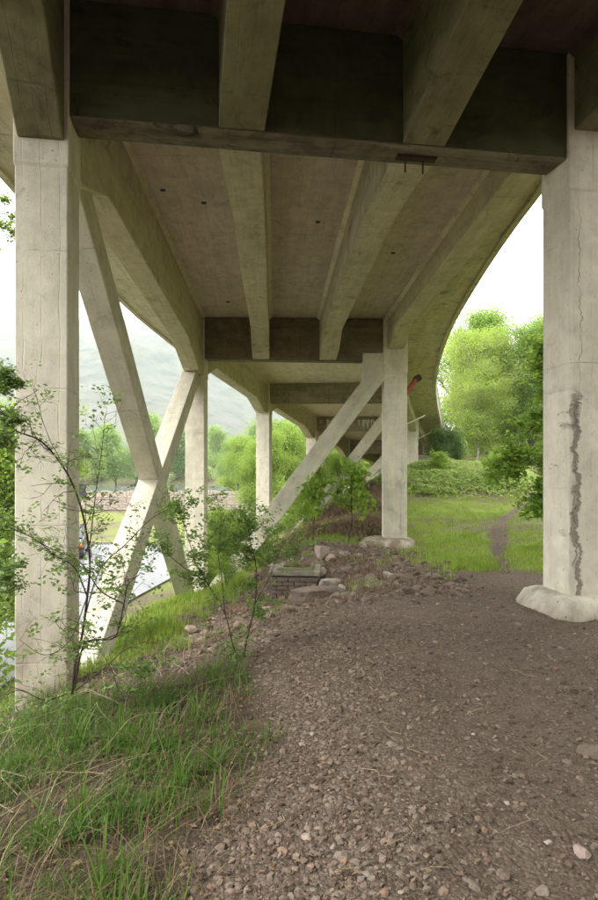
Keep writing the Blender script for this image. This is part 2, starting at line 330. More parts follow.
# ------------------------------------------------------------------ terrain
ROAD_Z = -3.4
CP = np.array([(0,0,0),(2,0,0),(-1,1,-.03),(4,2,.05),(0,4,0),(2,4,0),(3,6.2,0),(5,6,.1),(0,6,-.05),(1.5,7.5,-.02),(-.8,3,-.08),(-1.5,3,-.2),(-2.4,3,-.5),
 (-1.2,5,-.22),(-2.4,5.6,-.6),(-3.3,5.6,-1.25),(-1,7,-.5),(-.1,7.2,-.24),(.1,8.35,-.42),(-.5,8,-.55),(0,9.5,-.70),(.7,9,-.36),(1.43,8.5,-.12),(.85,10,-.48),(2.4,12,-.5),(3.1,10.3,-.12),(2.5,15.8,-.72),
 (-1.5,8.4,-.85),(-2.55,15.9,-2.05),(-3.0,12,-1.45),(-2.75,9,-1.15),(-4,12,-2.3),(-5.2,12,-3.5),(-4.5,9,-2.6),(-4.2,5.6,-2.1),(-5.5,5,-3.3),(-4,2,-1.7),(-5.5,0,-3.2),(-4,-6,-1.9),
 (-4.0,16,-3.1),(-3.3,20,-3.3),(-2.6,25,-3.2),(-1.6,30,-3.3),(0,38,-3.4),(2,46,-3.4),(5,10,0),(5,15,-.15),(6,15,0),(8.2,21.5,.1),(9,12,.3),(9,6,.4),(12,20,.6),(11,30,.8),(15,40,1.5),(14,28,.9),
 (5,27,1.0),(7,28,1.25),(9,29,1.1),(5,23.5,.35),(3.5,25,.75),(2.3,23.5,.12),(1.2,22.5,-.38),(0,23,-1.2),(4.2,19,-.3),(3,19,-.28),(2.6,21,-.05),(0,19,-.85),(0,15.5,-.62),(-1.2,16,-1.35),(-1.2,19,-1.6),(1.3,18,-.35),(0,12.8,-.72),(.7,15,-.5),(-.1,10.6,-.8),(1.5,13,-.58),(1.2,14.2,-.50),(.62,12.4,-.42),(.4,11.3,-.55),(-1.2,12,-1.1),
 (6,35,1.4),(9,42,1.6),(20,60,3),(30,30,3),(30,0,8),(30,100,8),(-1,20,-2.4),(-1.3,26,-2.5),(1,30,-1.6),(3,33,-.3),(4,38,-.6),(7,41,.3),(5,47,-.5),(1,34,-1.8),(10,52,1.6),(14,56,2),
 (0,-3,0),(3,-3,.1),(-1.2,-3,-.1),(2,-7,.9),(6,-7,1.8),(-1,-7,.5),(4,-11,3.3),(9,-11,3.8),(1.5,-11,2.4),(6,-16,5.0),(1,-16,3.2),(-4,-16,-.6),(9,0,1.0),(13,2,3.4),(13,9,3.0),(14,-8,5),(16,16,3.0),(2,-50,6),(30,-50,9),(-8,-50,-4.5),(-8,-15,-4.5),(-8,0,-4.5),(-8,12,-4.8),(-8,25,-4.8),(-7,40,-4.8),(-4,60,-4.8),(0,100,-7),  # first points: unseen bank behind the camera, raised to block light
 (20,100,-2),(60,160,10),(0,200,-9),(60,60,12),(90,0,16),(-60,0,-20),(-60,100,-20),(-60,-50,-20),(200,200,40),(-200,200,-40),(200,-100,30),(-200,-100,-50)], float)
_d = np.linalg.norm(CP[:, None, :2] - CP[None, :, :2], axis=2)
_n = len(CP); _A = np.zeros((_n + 3, _n + 3)); _A[:_n, :_n] = -np.sqrt(_d ** 2 + .25); _A[:_n, _n] = 1; _A[:_n, _n + 1:] = CP[:, :2]; _A[_n:, :_n] = _A[:_n, _n:].T
_w = np.linalg.solve(_A, np.r_[CP[:, 2], 0, 0, 0])
def H(x, y, detail=True):
    x = np.asarray(x, float); y = np.asarray(y, float); sh = x.shape; xf = np.clip(x.ravel(), -190, 190); yf = np.clip(y.ravel(), -95, 195)
    out = np.empty(len(xf))
    for i in range(0, len(xf), 20000):
        a, b = xf[i:i + 20000], yf[i:i + 20000]
        k = -np.sqrt((a[:, None] - CP[None, :, 0]) ** 2 + (b[:, None] - CP[None, :, 1]) ** 2 + .25)
        out[i:i + 20000] = k @ _w[:_n] + _w[_n] + _w[_n + 1] * a + _w[_n + 2] * b
    h = out.reshape(sh)
    left = ROAD_Z - .05 - 1.9 * sm(70, 80, y) + 3.4 * sm(132, 150, y) + 4 * sm(160, 400, y)
    k = .35; d = np.clip(.5 + .5 * (h - left) / k, 0, 1); h = h * d + left * (1 - d) + k * d * (1 - d) * .5
    if detail:
        nr = 1 - sm(30, 80, np.abs(y)); rr = np.where((x > -4) & (h > ROAD_Z + .3), 1, .1)
        g = gravel_mask(x, y)
        h = h + nr * rr * (fbm(x, y, 3, .7) * .05 * (1 - .6 * g) + fbm(x + 9, y, 4, 4.0) * .022 + fbm(x, y + 4, 2, 17.0) * .006)
    return h
PATH = np.array([(1.3,-3),(1.4,3),(2.2,6),(2.9,8.2),(3.35,10.2),(4.1,12.3),(5.0,15),(5.7,17),(7.0,19.4),(8.6,22),(10.0,26),(11.2,31),(12,40)], float)
def path_d(x, y):
    x = np.asarray(x, float); best = np.full(x.shape, 1e9)
    for (a, b), (c, d) in zip(PATH, PATH[1:]):
        t = np.clip(((x - a) * (c - a) + (y - b) * (d - b)) / ((c - a) ** 2 + (d - b) ** 2), 0, 1)
        best = np.minimum(best, np.hypot(x - a - t * (c - a), y - b - t * (d - b)))
    return best
def gravel_mask(x, y):
    n = fbm(x, y, 3, .9) * .5
    xe = np.interp(y, [-5, 2, 3.3, 4.8, 6.4, 7.5, 9], [-.5, -.42, -.28, -.42, -.5, -.6, .2]); a = sm(-.12, .18, x - xe + n * .35)
    b = 1 - sm(-.5, .5, y - np.interp(x, [-1, 0, 1.5, 3, 5, 7], [7.5, 8.2, 9.6, 8.6, 7.8, 7.0]) - n * 1.1)
    p = 1 - sm(.08, .30, path_d(x, y) + n * .25)
    return np.clip(np.maximum(a * b, p), 0, 1)
def dirt_bare(x, y):   # trampled, stony earth beyond the gravel, under the bridge
    n = fbm(x + 3, y, 3, .8) * .5
    a = sm(-1.6, -.6, x + n) * (1 - sm(1.7, 2.5, x + n - (y - 9) * .12)) * sm(6.5, 7.5, y) * (1 - sm(14.5, 17, y + n * 2))
    b = sm(-2.3, -1.7, x + n) * (1 - sm(-.6, 0, x)) * sm(4.6, 5.6, y + n) * (1 - sm(10, 12, y))
    c = sm(3.0, 3.6, x) * 0 + sm(.42, .6, fbm(x - 3, y, 3, 1.1) + .12) * sm(9, 11, y) * (x > 1.5)
    return np.clip(a + .95 * b + .8 * c, 0, 1)
def bracken_mask(x, y):
    n = fbm(x + 5, y + 2, 3, .7)
    return np.clip(sm(-.6, .5, x + n) * (1 - sm(3.0, 3.6, x + n * .5 - (y - 24) * .12)) * sm(15.6, 18, y + n) * (1 - sm(34, 40, y)), 0, 1)
def grass_mask(x, y):
    return np.clip(1 - np.maximum.reduce([gravel_mask(x, y), dirt_bare(x, y), bracken_mask(x, y)]), 0, 1)
def axis(lo, hi, c0, c1, fine, grow):
    a = list(np.arange(c0, c1, fine)); s = fine; p = c1
    while p < hi: s *= grow; p += s; a.append(min(p, hi))
    s = fine; p = c0; b = []
    while p > lo: s *= grow; p -= s; b.append(max(p, lo))
    return np.array(b[::-1] + a)
gx = axis(-4000, 4000, -3.6, 4.6, .045, 1.045); gy = axis(-300, 5000, 1.4, 9.5, .045, 1.035)
GX, GY = np.meshgrid(gx, gy); GZ = H(GX, GY); nx, ny = len(gx), len(gy)
ii = (np.arange(ny - 1)[:, None] * nx + np.arange(nx - 1)[None]).ravel()
me = np_mesh('ground', np.c_[GX.ravel(), GY.ravel(), GZ.ravel()], np.c_[ii, ii + 1, ii + nx + 1, ii + nx], smooth=True)
grass_col = lambda x, y: grass_mask(x, y) * np.where(x < .3, .12 + .6 * sm(6, 10, y), 1.0) * (.35 + .65 * sm(-.3, .1, fbm(x + 2, y + 7, 3, .55)))
humus = lambda x, y: grass_mask(x, y) * (x < .3) * (1 - sm(6, 9, y))     # dark leaf mould under the near grass
for nm, f in (('humus', humus), ('grass', grass_col), ('bracken', bracken_mask), ('gravel', gravel_mask)):
    a = me.attributes.new(nm, 'FLOAT', 'POINT'); a.data.foreach_set('value', f(GX, GY).ravel().astype(np.float32))
g_o = link('ground', me, M['ground']); tag(g_o, 'brown gravelly earth bank falling left to the road', kind='structure')
# road: flat sheet just above the terrain, with edge lines and a kerb
def sheet(name, pts, z, mat, th=.05):
    bm = bmesh.new(); a = [bm.verts.new((x, y, z)) for x, y in pts]; b = [bm.verts.new((x, y, z - th)) for x, y in pts]; n = len(pts)
    bm.faces.new(a); bm.faces.new(b[::-1])
    for i in range(n): bm.faces.new((a[i], b[i], b[(i + 1) % n], a[(i + 1) % n]))
    return bm_obj(name, bm, mat)
tag(sheet('road', [(-60, 5), (-7.2, 5), (-6.6, 12), (-6.2, 20), (-5.0, 28), (-3.5, 35), (-60, 38)], ROAD_Z + .03, M['tarmac'], .3), kind='structure')
tag(sheet('kerb', [(-60, 38.0), (-3.5, 35.0), (-3.45, 35.2), (-60, 38.2)], ROAD_Z + .15, M['capstone'], .4), kind='structure')

# water, far shore hills
def watermat():
    m = NT('loch_water'); g = m.n('ShaderNodeNewGeometry'); n = m.noise(m.scl(g.outputs['Position'], (.6, 1.6, 1)), 1.4, 5, .6)
    return m.done(m.bsdf((.10, .13, .13), .12, m.bump(n, .6, .12), .6))
M['water'] = watermat()
tag(sheet('water', [(-900, 74), (60, 74), (90, 150), (-900, 150)], -4.35, M['water'], .02), kind='structure')
def hillmat():
    m = NT('heather_hill'); g = m.n('ShaderNodeNewGeometry'); v = g.outputs['Position']; n = m.noise(v, .006, 8, .65); n2 = m.noise(v, .05, 6, .7)
    col = m.mix(m.map(n, .4, .6), (.085, .11, .065), (.13, .13, .10)); col = m.mix(m.map(n2, .45, .62, 0, .75), col, (.03, .055, .035))
    return m.done(m.bsdf(col, .95, m.bump(n2, .8, 4), .1))
M['hill'] = hillmat()
hx = np.linspace(-1500, 1100, 261); hy = np.linspace(330, 1500, 118); HX, HY = np.meshgrid(hx, hy)
# ridge height at 1150 m, by bearing
pxs = [-500, -150, 0, 60, 120, 180, 250, 300, 400, 600]; ys = [330, 345, 343, 330, 326, 352, 388, 420, 438, 446]
bx = 299 + HX / HY * 600; rid = (460 - np.interp(bx, pxs, ys)) / 600 * 1150
prof = sm(330, 1150, HY) ** .85 * (1 - .35 * sm(1200, 1500, HY))
HZ = rid * prof + fbm(HX, HY, 5, .006) * 26 * sm(350, 700, HY) + fbm(HX + 400, HY, 4, .03) * 5 - 3
k = (np.arange(117)[:, None] * 261 + np.arange(260)[None]).ravel()
tag(link('hills', np_mesh('hills', np.c_[HX.ravel(), HY.ravel(), HZ.ravel()], np.c_[k, k + 1, k + 262, k + 261], smooth=True), M['hill']), kind='structure')

# ------------------------------------------------------------------ viaduct
# per bent: left column centre, right column centre, column width, column depth, soffit height L/R and slab underside height L/R (above eye), overhang L/R
def bent(l, r, w, d, so, sl, ov, wr=None): return dict(L=Vector((*l, 0)), R=Vector((*r, 0)), w=w, wr=wr or w, d=d, so=so, sl=sl, ov=ov)
BN = [bent((3.0, -14.8), (8.1, -13.0), .5, .5, (3.4, 3.35), (4.5, 4.45), (1.5, 1.0)),
      bent((-.40, -4.9), (4.95, -3.7), .5, .5, (3.28, 3.24), (4.36, 4.32), (1.6, .8)),
      bent((-2.375, 5.693), (3.01, 6.504), .458, .5, (3.16, 3.14), (4.24, 4.22), (1.72, .68), .5),
      bent((-2.72, 15.95), (2.5, 15.75), .5, .5, (2.655, 2.56), (3.74, 3.66), (1.5, 1.52), .6),
      bent((-1.5, 25.8), (4.22, 24.95), .58, .6, (2.42, 2.38), (3.25, 3.2), (1.5, 1.35), .5),
      bent((.75, 34.3), (6.25, 33.0), .58, .55, (1.66, 1.6), (2.45, 2.35), (1.5, 1.35)),
      bent((3.4, 42.5), (8.7, 40.6), .55, .55, (.45, .4), (1.4, 1.3), (1.5, 1.1)),
      bent((6.6, 50.2), (11.6, 47.6), .55, .55, (-.3, -.35), (.6, .5), (1.4, 1.1))]
via = empty('viaduct', (0, 5.5, 0), 'tall pale concrete road viaduct on slanted and upright legs curving away overhead', 'bridge')
for b in BN:
    b['lat'] = (b['R'] - b['L']).normalized(); b['n'] = Vector((-b['lat'].y, b['lat'].x, 0))
def bp(b, t, off=0, n=0):    # plan point: fraction t from left to right column centre, sideways offset, forward offset
    return b['L'].lerp(b['R'], t) + b['lat'] * off + b['n'] * n
def hz(b, key, t): return EYE + lerp(b[key][0], b[key][1], t)
def poly(p, lat, prof):      # profile in (side, z) -> world loop
    return [Vector((p.x + lat.x * s, p.y + lat.y * s, z)) for s, z in prof]
for i, b in enumerate(BN):
    for side, t in (('L', 0), ('R', 1)):
        c = b[side]; w = b['w'] if t == 0 else b['wr']; top = hz(b, 'sl', t) - .003; g = float(H(c.x, c.y, False)) - .9
        mat = M['column']
        if i == 2: mat = M['column_crack'] if t else M['column_foot']
        if i == 3: mat = M['column_crack2'] if t else M['column']
        mw = Matrix.Translation((c.x, c.y, g if i != 2 or t == 0 else 0)) @ b['n'].to_track_quat('Y', 'Z').to_matrix().to_4x4()
        loops = []
        cap = hz(b, 'so', t) - (.5 if t == 0 else .35)
        for z, e in ((g, 0), (cap, 0), (cap + .03, .012), (top, .012)):
            hw = w / 2 + e; hd = b['d'] / 2 + e
            loops.append([c + b['lat'] * sx * hw + b['n'] * sy * hd + Vector((0, 0, z)) for sx, sy in ((-1, -1), (1, -1), (1, 1), (-1, 1))])
        prism('column', loops, mat, via, mw, .012)
    # cross beam
    a, c = bp(b, 0, b['w'] / 2 + .0125, -.045), bp(b, 1, -b['wr'] / 2 - .0125, -.045); nn = b['n']; hw = .185
    zs = (hz(b, 'so', 0), hz(b, 'so', 1)); zt = (hz(b, 'sl', 0) - .004, hz(b, 'sl', 1) - .004)
    def ring(p, z0, z1): return [p - nn * hw + Vector((0, 0, z0)), p + nn * hw + Vector((0, 0, z0)), p + nn * hw + Vector((0, 0, z1)), p - nn * hw + Vector((0, 0, z1))]
    mw = Matrix.Translation(a) @ nn.to_track_quat('Y', 'Z').to_matrix().to_4x4()
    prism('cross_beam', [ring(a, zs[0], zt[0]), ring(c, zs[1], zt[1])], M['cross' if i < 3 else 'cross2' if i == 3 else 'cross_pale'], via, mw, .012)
    def ring2(p, z0): return [p - nn * .18 + Vector((0, 0, z0 - .012)), p + nn * .18 + Vector((0, 0, z0 - .012)), p + nn * .18 + Vector((0, 0, z0 + .01)), p - nn * .18 + Vector((0, 0, z0 + .01))]
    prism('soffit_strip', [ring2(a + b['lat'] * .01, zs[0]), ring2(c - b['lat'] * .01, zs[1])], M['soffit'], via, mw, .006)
def bay_line(b0, b1, t, s, off0=0, off1=0):   # plan point along a bay
    p0 = bp(b0, t, off0, b0['d'] / 2 if t in (0, 1) else .14); p1 = bp(b1, t, off1, -b1['d'] / 2 if t in (0, 1) else -.23)
    return p0.lerp(p1, s)
for i, (b0, b1) in enumerate(zip(BN, BN[1:])):
    dirv = (b1['L'] + b1['R'] - b0['L'] - b0['R']).normalized()
    def lat_at(s): return b0['lat'].lerp(b1['lat'], s).normalized()
    def slz(t, s): return lerp(hz(b0, 'sl', t), hz(b1, 'sl', t), s)
    def soz(t, s): return lerp(hz(b0, 'so', t), hz(b1, 'so', t), s)
    # inner beams: haunched at both ends
    for t in ((1 / 3, 2 / 3) if i < 3 else ()):
        L = []
        for s, dz in ((0, .004), (.21, .30), (.5, .34), (.86, .45), (.93, .12), (1, .004)):
            if i < 2: dz = {0: .004, .21: .34, .5: .36, .86: .38, .93: .2, 1: .004}[s]
            p = bay_line(b0, b1, t, s); zb = soz(t, s) + dz; zt = slz(t, s) - .005
            L.append(poly(p, lat_at(s), ((-.22, zb), (.22, zb), (.22, zt), (-.22, zt))))
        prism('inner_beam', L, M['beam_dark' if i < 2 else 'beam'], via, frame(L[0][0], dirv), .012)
    # edge beams
    for t in (0, 1):
        if t == 0 and i < 2: pr = ((0, -.30, 0), (.03, -.30, 0), (.12, .3, 0), (.8, .45, 0), (.925, .36, 0), (.995, -.25, 0), (1, -.25, 0))
        elif t == 0: pr = ((0, -.30, 0), (.03, -.30, 0), (.12, .02, 0), (.76, -.05, 0), (.93, -.42, 0), (1, -.42, 0))
        else: pr = ((0, 0, .8), (.02, 0, .8), (.10, 0, .47), (.90, 0, .48), (.965, 0, .78), (1, 0, .80))
        L = []; hw = .2
        for s, dso, dsl in pr:
            p = bay_line(b0, b1, t, s, .0, .0); zb = soz(t, s) + dso if t == 0 else slz(t, s) - dsl; zt = slz(t, s) - .005
            L.append(poly(p, lat_at(s), ((-hw, zb), (hw, zb), (hw, zt), (-hw, zt))))
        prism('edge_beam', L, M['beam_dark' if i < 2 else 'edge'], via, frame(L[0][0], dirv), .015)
    # slabs and fillets (smooth plan curve of the outer edges)
    S = [k / 8 for k in range(9)]
    def slabpts(t0, o0a, o0b, t1, o1a, o1b, th, drop=0.0):
        L = []
        for s in S:
            pa = bp(b0, t0, o0a, 0).lerp(bp(b1, t0, o0b, 0), s); pb = bp(b0, t1, o1a, 0).lerp(bp(b1, t1, o1b, 0), s)
            za, zb = slz(t0, s), slz(t1, s)
            L.append((pa, pb, za, zb))
        return L
    L = []
    for pa, pb, za, zb in slabpts(0, .0, .0, 1, .0, .0, .2):
        L.append([Vector((pa.x, pa.y, za)), Vector((pb.x, pb.y, zb)), Vector((pb.x, pb.y, zb + .22)), Vector((pa.x, pa.y, za + .22))])
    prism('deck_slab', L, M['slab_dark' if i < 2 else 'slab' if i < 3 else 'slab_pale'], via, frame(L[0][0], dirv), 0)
    for t, sg in ((0, -1), (1, 1)):
        q = 0 if t == 0 else 1; pm = BN[max(i - 1, 0)]; pn = BN[min(i + 2, len(BN) - 1)]
        E = [bp(x, t, sg * x['ov'][q], 0) for x in (pm, b0, b1, pn)]
        L = []; K = []
        for s in S:
            # Catmull-Rom in plan, blended half way to the chord
            cr = .5 * ((2 * E[1]) + (-E[0] + E[2]) * s + (2 * E[0] - 5 * E[1] + 4 * E[2] - E[3]) * s * s + (-E[0] + 3 * E[1] - 3 * E[2] + E[3]) * s ** 3)
            pe = E[1].lerp(E[2], s).lerp(cr, .8); pi = bp(b0, t, 0, 0).lerp(bp(b1, t, 0, 0), s); z = slz(t, s); d = (pe - pi).normalized()
            zi, ze = z - .001, z + .06 - .02 * sg
            ph = pi + d * .02
            L.append([Vector((ph.x, ph.y, zi)), Vector((pe.x, pe.y, ze)), Vector((pe.x, pe.y, ze + .17)), Vector((ph.x, ph.y, zi + .22))])
            k0, k1 = pe - d * .02, pe + d * .10
            K.append([Vector((k0.x, k0.y, ze - .05)), Vector((k1.x, k1.y, ze - .04)), Vector((k1.x, k1.y, ze + .42)), Vector((k0.x, k0.y, ze + .42))])
        prism('cantilever_slab', L, M['canti'], via, frame(L[0][0], dirv), 0)
        prism('edge_kerb', K, M['canti'], via, frame(K[0][0], dirv), .01)
        # guard rail on the deck edge
        if i >= 4 and t == 1:
            rail = empty('guard_rail', tuple(K[0][0]), None, None); parent(rail, via)
            top = [(k[0] + k[1]) / 2 + Vector((0, 0, .55 + .42)) for k in K]; low = [p - Vector((0, 0, .28)) for p in top]
            for pl in (top, low):
                V, F = tube_np(pl, .05, 6); B = Bag(); B.add(V, F); B.obj('rail', M['galv'], rail)
            for k in range(0, 9, 2):
                pb_ = top[k]; bm = bmesh.new(); box(bm, (pb_.x, pb_.y, pb_.z - .3), (.07, .07, .64)); bm_obj('post', bm, M['galv'], rail)
            rail.name = 'guard_rail'
    # splayed fillets where slab meets beams
    for t, off, sg in ((0, .2, 1), (1 / 3, -.22, -1), (1 / 3, .22, 1), (2 / 3, -.22, -1), (2 / 3, .22, 1), (1, -.2, -1)) if i < 3 else ((0, .2, 1), (1, -.2, -1)):
        L = []
        for s in (0.0, .5, 1.0):
            p = bay_line(b0, b1, t, s, off, off); z = slz(t, s) + .003; la = lat_at(s)
            L.append(poly(p, la, ((-.01 * sg, z), (.08 * sg, z), (-.01 * sg, z - .06))))
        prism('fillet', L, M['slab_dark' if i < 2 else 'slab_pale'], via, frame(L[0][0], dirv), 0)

# X bracing on the river side
def bar(p0, p1, w, vt, mat, cuts=None):     # vertical thickness vt, width w (centres)
    d = (p1 - p0); la = Vector((d.y, -d.x, 0)).normalized(); L = []
    for p in (p0, p1): L.append([p - la * w / 2 - Vector((0, 0, vt / 2)), p + la * w / 2 - Vector((0, 0, vt / 2)), p + la * w / 2 + Vector((0, 0, vt / 2)), p - la * w / 2 + Vector((0, 0, vt / 2))])
    z = d.normalized(); x = la; y = z.cross(x)
    mw = Matrix(((x.x, y.x, z.x, p0.x), (x.y, y.y, z.y, p0.y), (x.z, y.z, z.z, p0.z), (0, 0, 0, 1)))
    return prism('diagonal_brace', L, mat, via, mw, .012)
def xl(Y): return -2.33 - .03 * Y      # centre line of the river side bracing
bar(Vector((xl(5.75), 5.75, EYE + 2.26 + .78 * 1.79)), Vector((xl(15.9), 15.9, EYE + 2.26 - .78 * 8.36)), .34, .50, M['brace'])
bar(Vector((xl(15.9), 15.9, EYE - 2.1 + .556 * 8.03)), Vector((xl(5.8), 5.8, EYE - 2.1 - .556 * 2.07)), .352, .51, M['brace'])
def xbay(b0, b1):
    z0a, z0b = hz(b0, 'so', 0) - .4, hz(b1, 'so', 0) - .4; g0, g1 = float(H(b0['L'].x, b0['L'].y, False)), float(H(b1['L'].x, b1['L'].y, False))
    A0 = b0['L'] + Vector((0, 0, z0a)); A1 = b1['L'] + Vector((0, 0, g1)); C0 = b1['L'] + Vector((0, 0, z0b)); C1 = b0['L'] + Vector((0, 0, g0))
    bar(A0, A1, .34, .5, M['brace']); bar(C0, C1, .352, .51, M['brace'])
xbay(BN[5], BN[6]); xbay(BN[0], BN[1])
# transverse braces, from the head of the right column to the foot of the left one
for i in (3, 4, 5, 6):
    b = BN[i]; Lw = (b['R'] - b['L']).length; ur = Lw - b['wr'] / 2 + .01; so = hz(b, 'so', 1)
    if i == 3: pts = [(ur - .55, so + .21), (ur, so + .21), (ur, so - .52), (ur - .14, so - .68), (.28, EYE - 4.2), (-.3, EYE - 4.2), (ur - .55, so - .47)]
    else:
        gl = float(H(b['L'].x, b['L'].y, False)) - .3
        pts = [(ur - .5, so - .05), (ur, so - .05), (ur, so - .5), (ur - .12, so - .62), (.7, gl), (.1, gl), (ur - .5, so - .4)]
    f = [b['L'] + b['lat'] * u + b['n'] * (-.243) + Vector((0, 0, z)) for u, z in pts]; k = [p + b['n'] * .40 for p in f]
    mw = Matrix.Translation(f[0]) @ b['n'].to_track_quat('Y', 'Z').to_matrix().to_4x4() @ Matrix.Rotation(math.radians(36), 4, 'Y')
    prism('diagonal_brace', [f, k], M['brace'], via, mw, .012)
# footings
def footing(c, lat, n, sx, sy, z0, z1, top, mat=None, skew=(0, 0)):
    bm = bmesh.new(); r = random.Random(int(c.x * 100)); rings = []
    prof = ((1.0, z0), (1.02, z1 * .25 + z0 * .75), (.97, z1 * .6 + z0 * .4), (.80, z1 * .93 + z0 * .07), (top, z1))
    N = 28
    for kf, z in prof:
        ring = []
        for j in range(N):
            a = j / N * 2 * math.pi; ca, sa = math.cos(a), math.sin(a); e = .32
            px = math.copysign(abs(ca) ** e, ca) * sx * kf; py = math.copysign(abs(sa) ** e, sa) * sy * kf
            px += r.uniform(-.022, .022); py += r.uniform(-.022, .022); sk = (1 - (z - z0) / (z1 - z0))
            p = c + lat * (px + skew[0] * sk) + n * (py + skew[1] * sk); ring.append(bm.verts.new((p.x, p.y, z + r.uniform(-.008, .008))))
        rings.append(ring)
    for a, b_ in zip(rings, rings[1:]):
        for j in range(N): bm.faces.new((a[j], a[(j + 1) % N], b_[(j + 1) % N], b_[j]))
    bm.faces.new(rings[-1]); return bm_obj('footing', bm, mat or M['footing'], via, Matrix.Identity(4), True)
b = BN[2]; footing(b['R'], b['lat'], b['n'], .54, .52, -.25, .19, .55)
b = BN[3]; footing(b['R'] + b['lat'] * -.12, b['lat'], b['n'], .80, .62, -1.35, -.42, .48, skew=(-.45, -.28))
# black iron channel bolted under the first cross beam, with two hanging rods
b = BN[2]; t0 = Vector((.66, 0, 0)); base = bp(b, .665, 0, -.045); zc = hz(b, 'so', .66)
fx = empty('iron_bracket', (base.x, base.y, zc), None, None); parent(fx, via)
la, nn = b['lat'], b['n']; Rm = nn.to_track_quat('Y', 'Z').to_matrix()
bm = bmesh.new(); box(bm, base + nn * .02 + Vector((0, 0, zc - .022)), (.42, .09, .036), Rm); bm_obj('channel', bm, M['rust'], fx)
for s in (-.11, .08):
    p = base + la * s + nn * .04; V, F = tube_np([p + Vector((0, 0, zc - .04)), p + Vector((0, 0, zc - .17))], .009, 6); B = Bag(); B.add(V, F); B.obj('rod', M['rust'], fx)
for px_, py_ in ((163, 190), (204, 203), (228, 302), (393, 253), (318, 222)):
    zz = lerp(4.2, 3.72, .45); Yh = zz * 600 / (460 - py_); zz = lerp(4.23, 3.70, (Yh - 6) / 9.7); Yh = zz * 600 / (460 - py_)
    bm = bmesh.new(); box(bm, ((px_ - 299) / 600 * Yh, Yh, EYE + zz), (.075, .06, .02)); bm_obj('drain_hole', bm, M['black'], via)
# red drain pipe and thin struts below the right cantilever
p0, p1 = at(416, 379, 17.3), at(403, 398, 17.0)
V, F = tube_np([p0, p0.lerp(p1, .5), p1], .075, 8); B = Bag(); B.add(V, F); B.obj('drain_pipe', M['red'], via, True)
V, F = tube_np([p0 + Vector((.12, .05, .06)), p0 - Vector((.04, 0, .03))], .1, 8); B = Bag(); B.add(V, F); B.obj('pipe_collar', M['rust'], via, True)
for (q0, q1) in ((at(407, 424, 27.5), at(425, 415.5, 28.6)), (at(414, 441, 34.5), at(431, 432, 36))):
    V, F = tube_np([q0, q1], .03, 4); B = Bag(); B.add(V, F); B.obj('strut', M['footing'], via)
# calcite drips on the fourth frame
B = Bag(); b = BN[5]; r = random.Random(4)
for _ in range(46):
    t = r.choice((.18, .25, .55, .62, .7)) + r.gauss(0, .035); p = bp(b, t, 0, -.235); z = hz(b, 'sl', t) - .12 - r.random() * .1; ln = r.uniform(.1, .65)
    V, F = tube_np([p + Vector((0, 0, z)), p + Vector((0, -.01, z - ln))], [.03 + .03 * r.random(), .008], 5); B.add(V, F)
B.obj('calcite_drips', M['calcite'], via, kind='stuff')

# ------------------------------------------------------------------ loose stones
def ico(sub=1):
    bm = bmesh.new(); bmesh.ops.create_icosphere(bm, subdivisions=sub, radius=1)
    V = np.array([v.co[:] for v in bm.verts]); F = np.array([[v.index for v in f.verts] for f in bm.faces]); bm.free(); return V, F
IV, IF = ico(1); IV2, IF2 = ico(2)
def stone_shape(V, seed, flat=.6, ang=.25, cuts=5):
    r = np.random.default_rng(seed); P = V.copy()
    for _ in range(cuts):     # slice flat facets into the pebble
        n = r.normal(size=3); n /= np.linalg.norm(n); d = P @ n; lim = r.uniform(.45, .8); P -= np.outer(np.maximum(d - lim, 0), n)
    P *= 1 + r.normal(size=(len(P), 1)) * ang * .35; P *= np.array([r.uniform(.75, 1.25), r.uniform(.75, 1.1), flat * r.uniform(.7, 1.2)]); return P
def rotz(a):
    c, s = np.cos(a), np.sin(a); z = np.zeros_like(a); o = np.ones_like(a)
    return np.stack([np.stack([c, -s, z], -1), np.stack([s, c, z], -1), np.stack([z, z, o], -1)], -2)
def rots(a, tx, ty):
    cx, sx, cy, sy = np.cos(tx), np.sin(tx), np.cos(ty), np.sin(ty); z = np.zeros_like(a); o = np.ones_like(a)
    X = np.stack([np.stack([o, z, z], -1), np.stack([z, cx, -sx], -1), np.stack([z, sx, cx], -1)], -2)
    Y = np.stack([np.stack([cy, z, sy], -1), np.stack([z, o, z], -1), np.stack([-sy, z, cy], -1)], -2)
    return rotz(a) @ X @ Y
def scatter(shapes, F, pos, size, tint, tilt=.35, sq=None):
    n = len(pos); Vs = []; Fs = []; Ts = []; base = 0; pick = RNG.integers(0, len(shapes), n)
    R = rots(RNG.random(n) * 6.28, RNG.normal(size=n) * tilt, RNG.normal(size=n) * tilt)
    for k, S in enumerate(shapes):
        m = np.where(pick == k)[0]
        if not len(m): continue
        P = np.einsum('nij,vj->nvi', R[m], S) * size[m, None, None] + pos[m, None, :]
        f = F[None] + (np.arange(len(m)) * len(S))[:, None, None] + base
        Vs.append(P.reshape(-1, 3)); Fs.append(f.reshape(-1, F.shape[1])); Ts.append(np.repeat(tint[m], len(S))); base += len(m) * len(S)
    return np.concatenate(Vs), np.concatenate(Fs), np.concatenate(Ts)
def rand_ground(n, x0, x1, y0, y1, mask, pw=1.0, persp=True):
    """random ground points; persp: density falls with distance"""
    y = y0 * (y1 / y0) ** RNG.random(n) if persp else RNG.uniform(y0, y1, n)
    x = RNG.uniform(x0, x1, n); k = RNG.random(n) < mask(x, y) ** pw
    x, y = x[k], y[k]; return x, y
shapes = [stone_shape(IV, i, .55, .2, 6) for i in range(14)]
shapes_b = [stone_shape(IV2, 50 + i, .55, .08, 9) for i in range(12)]
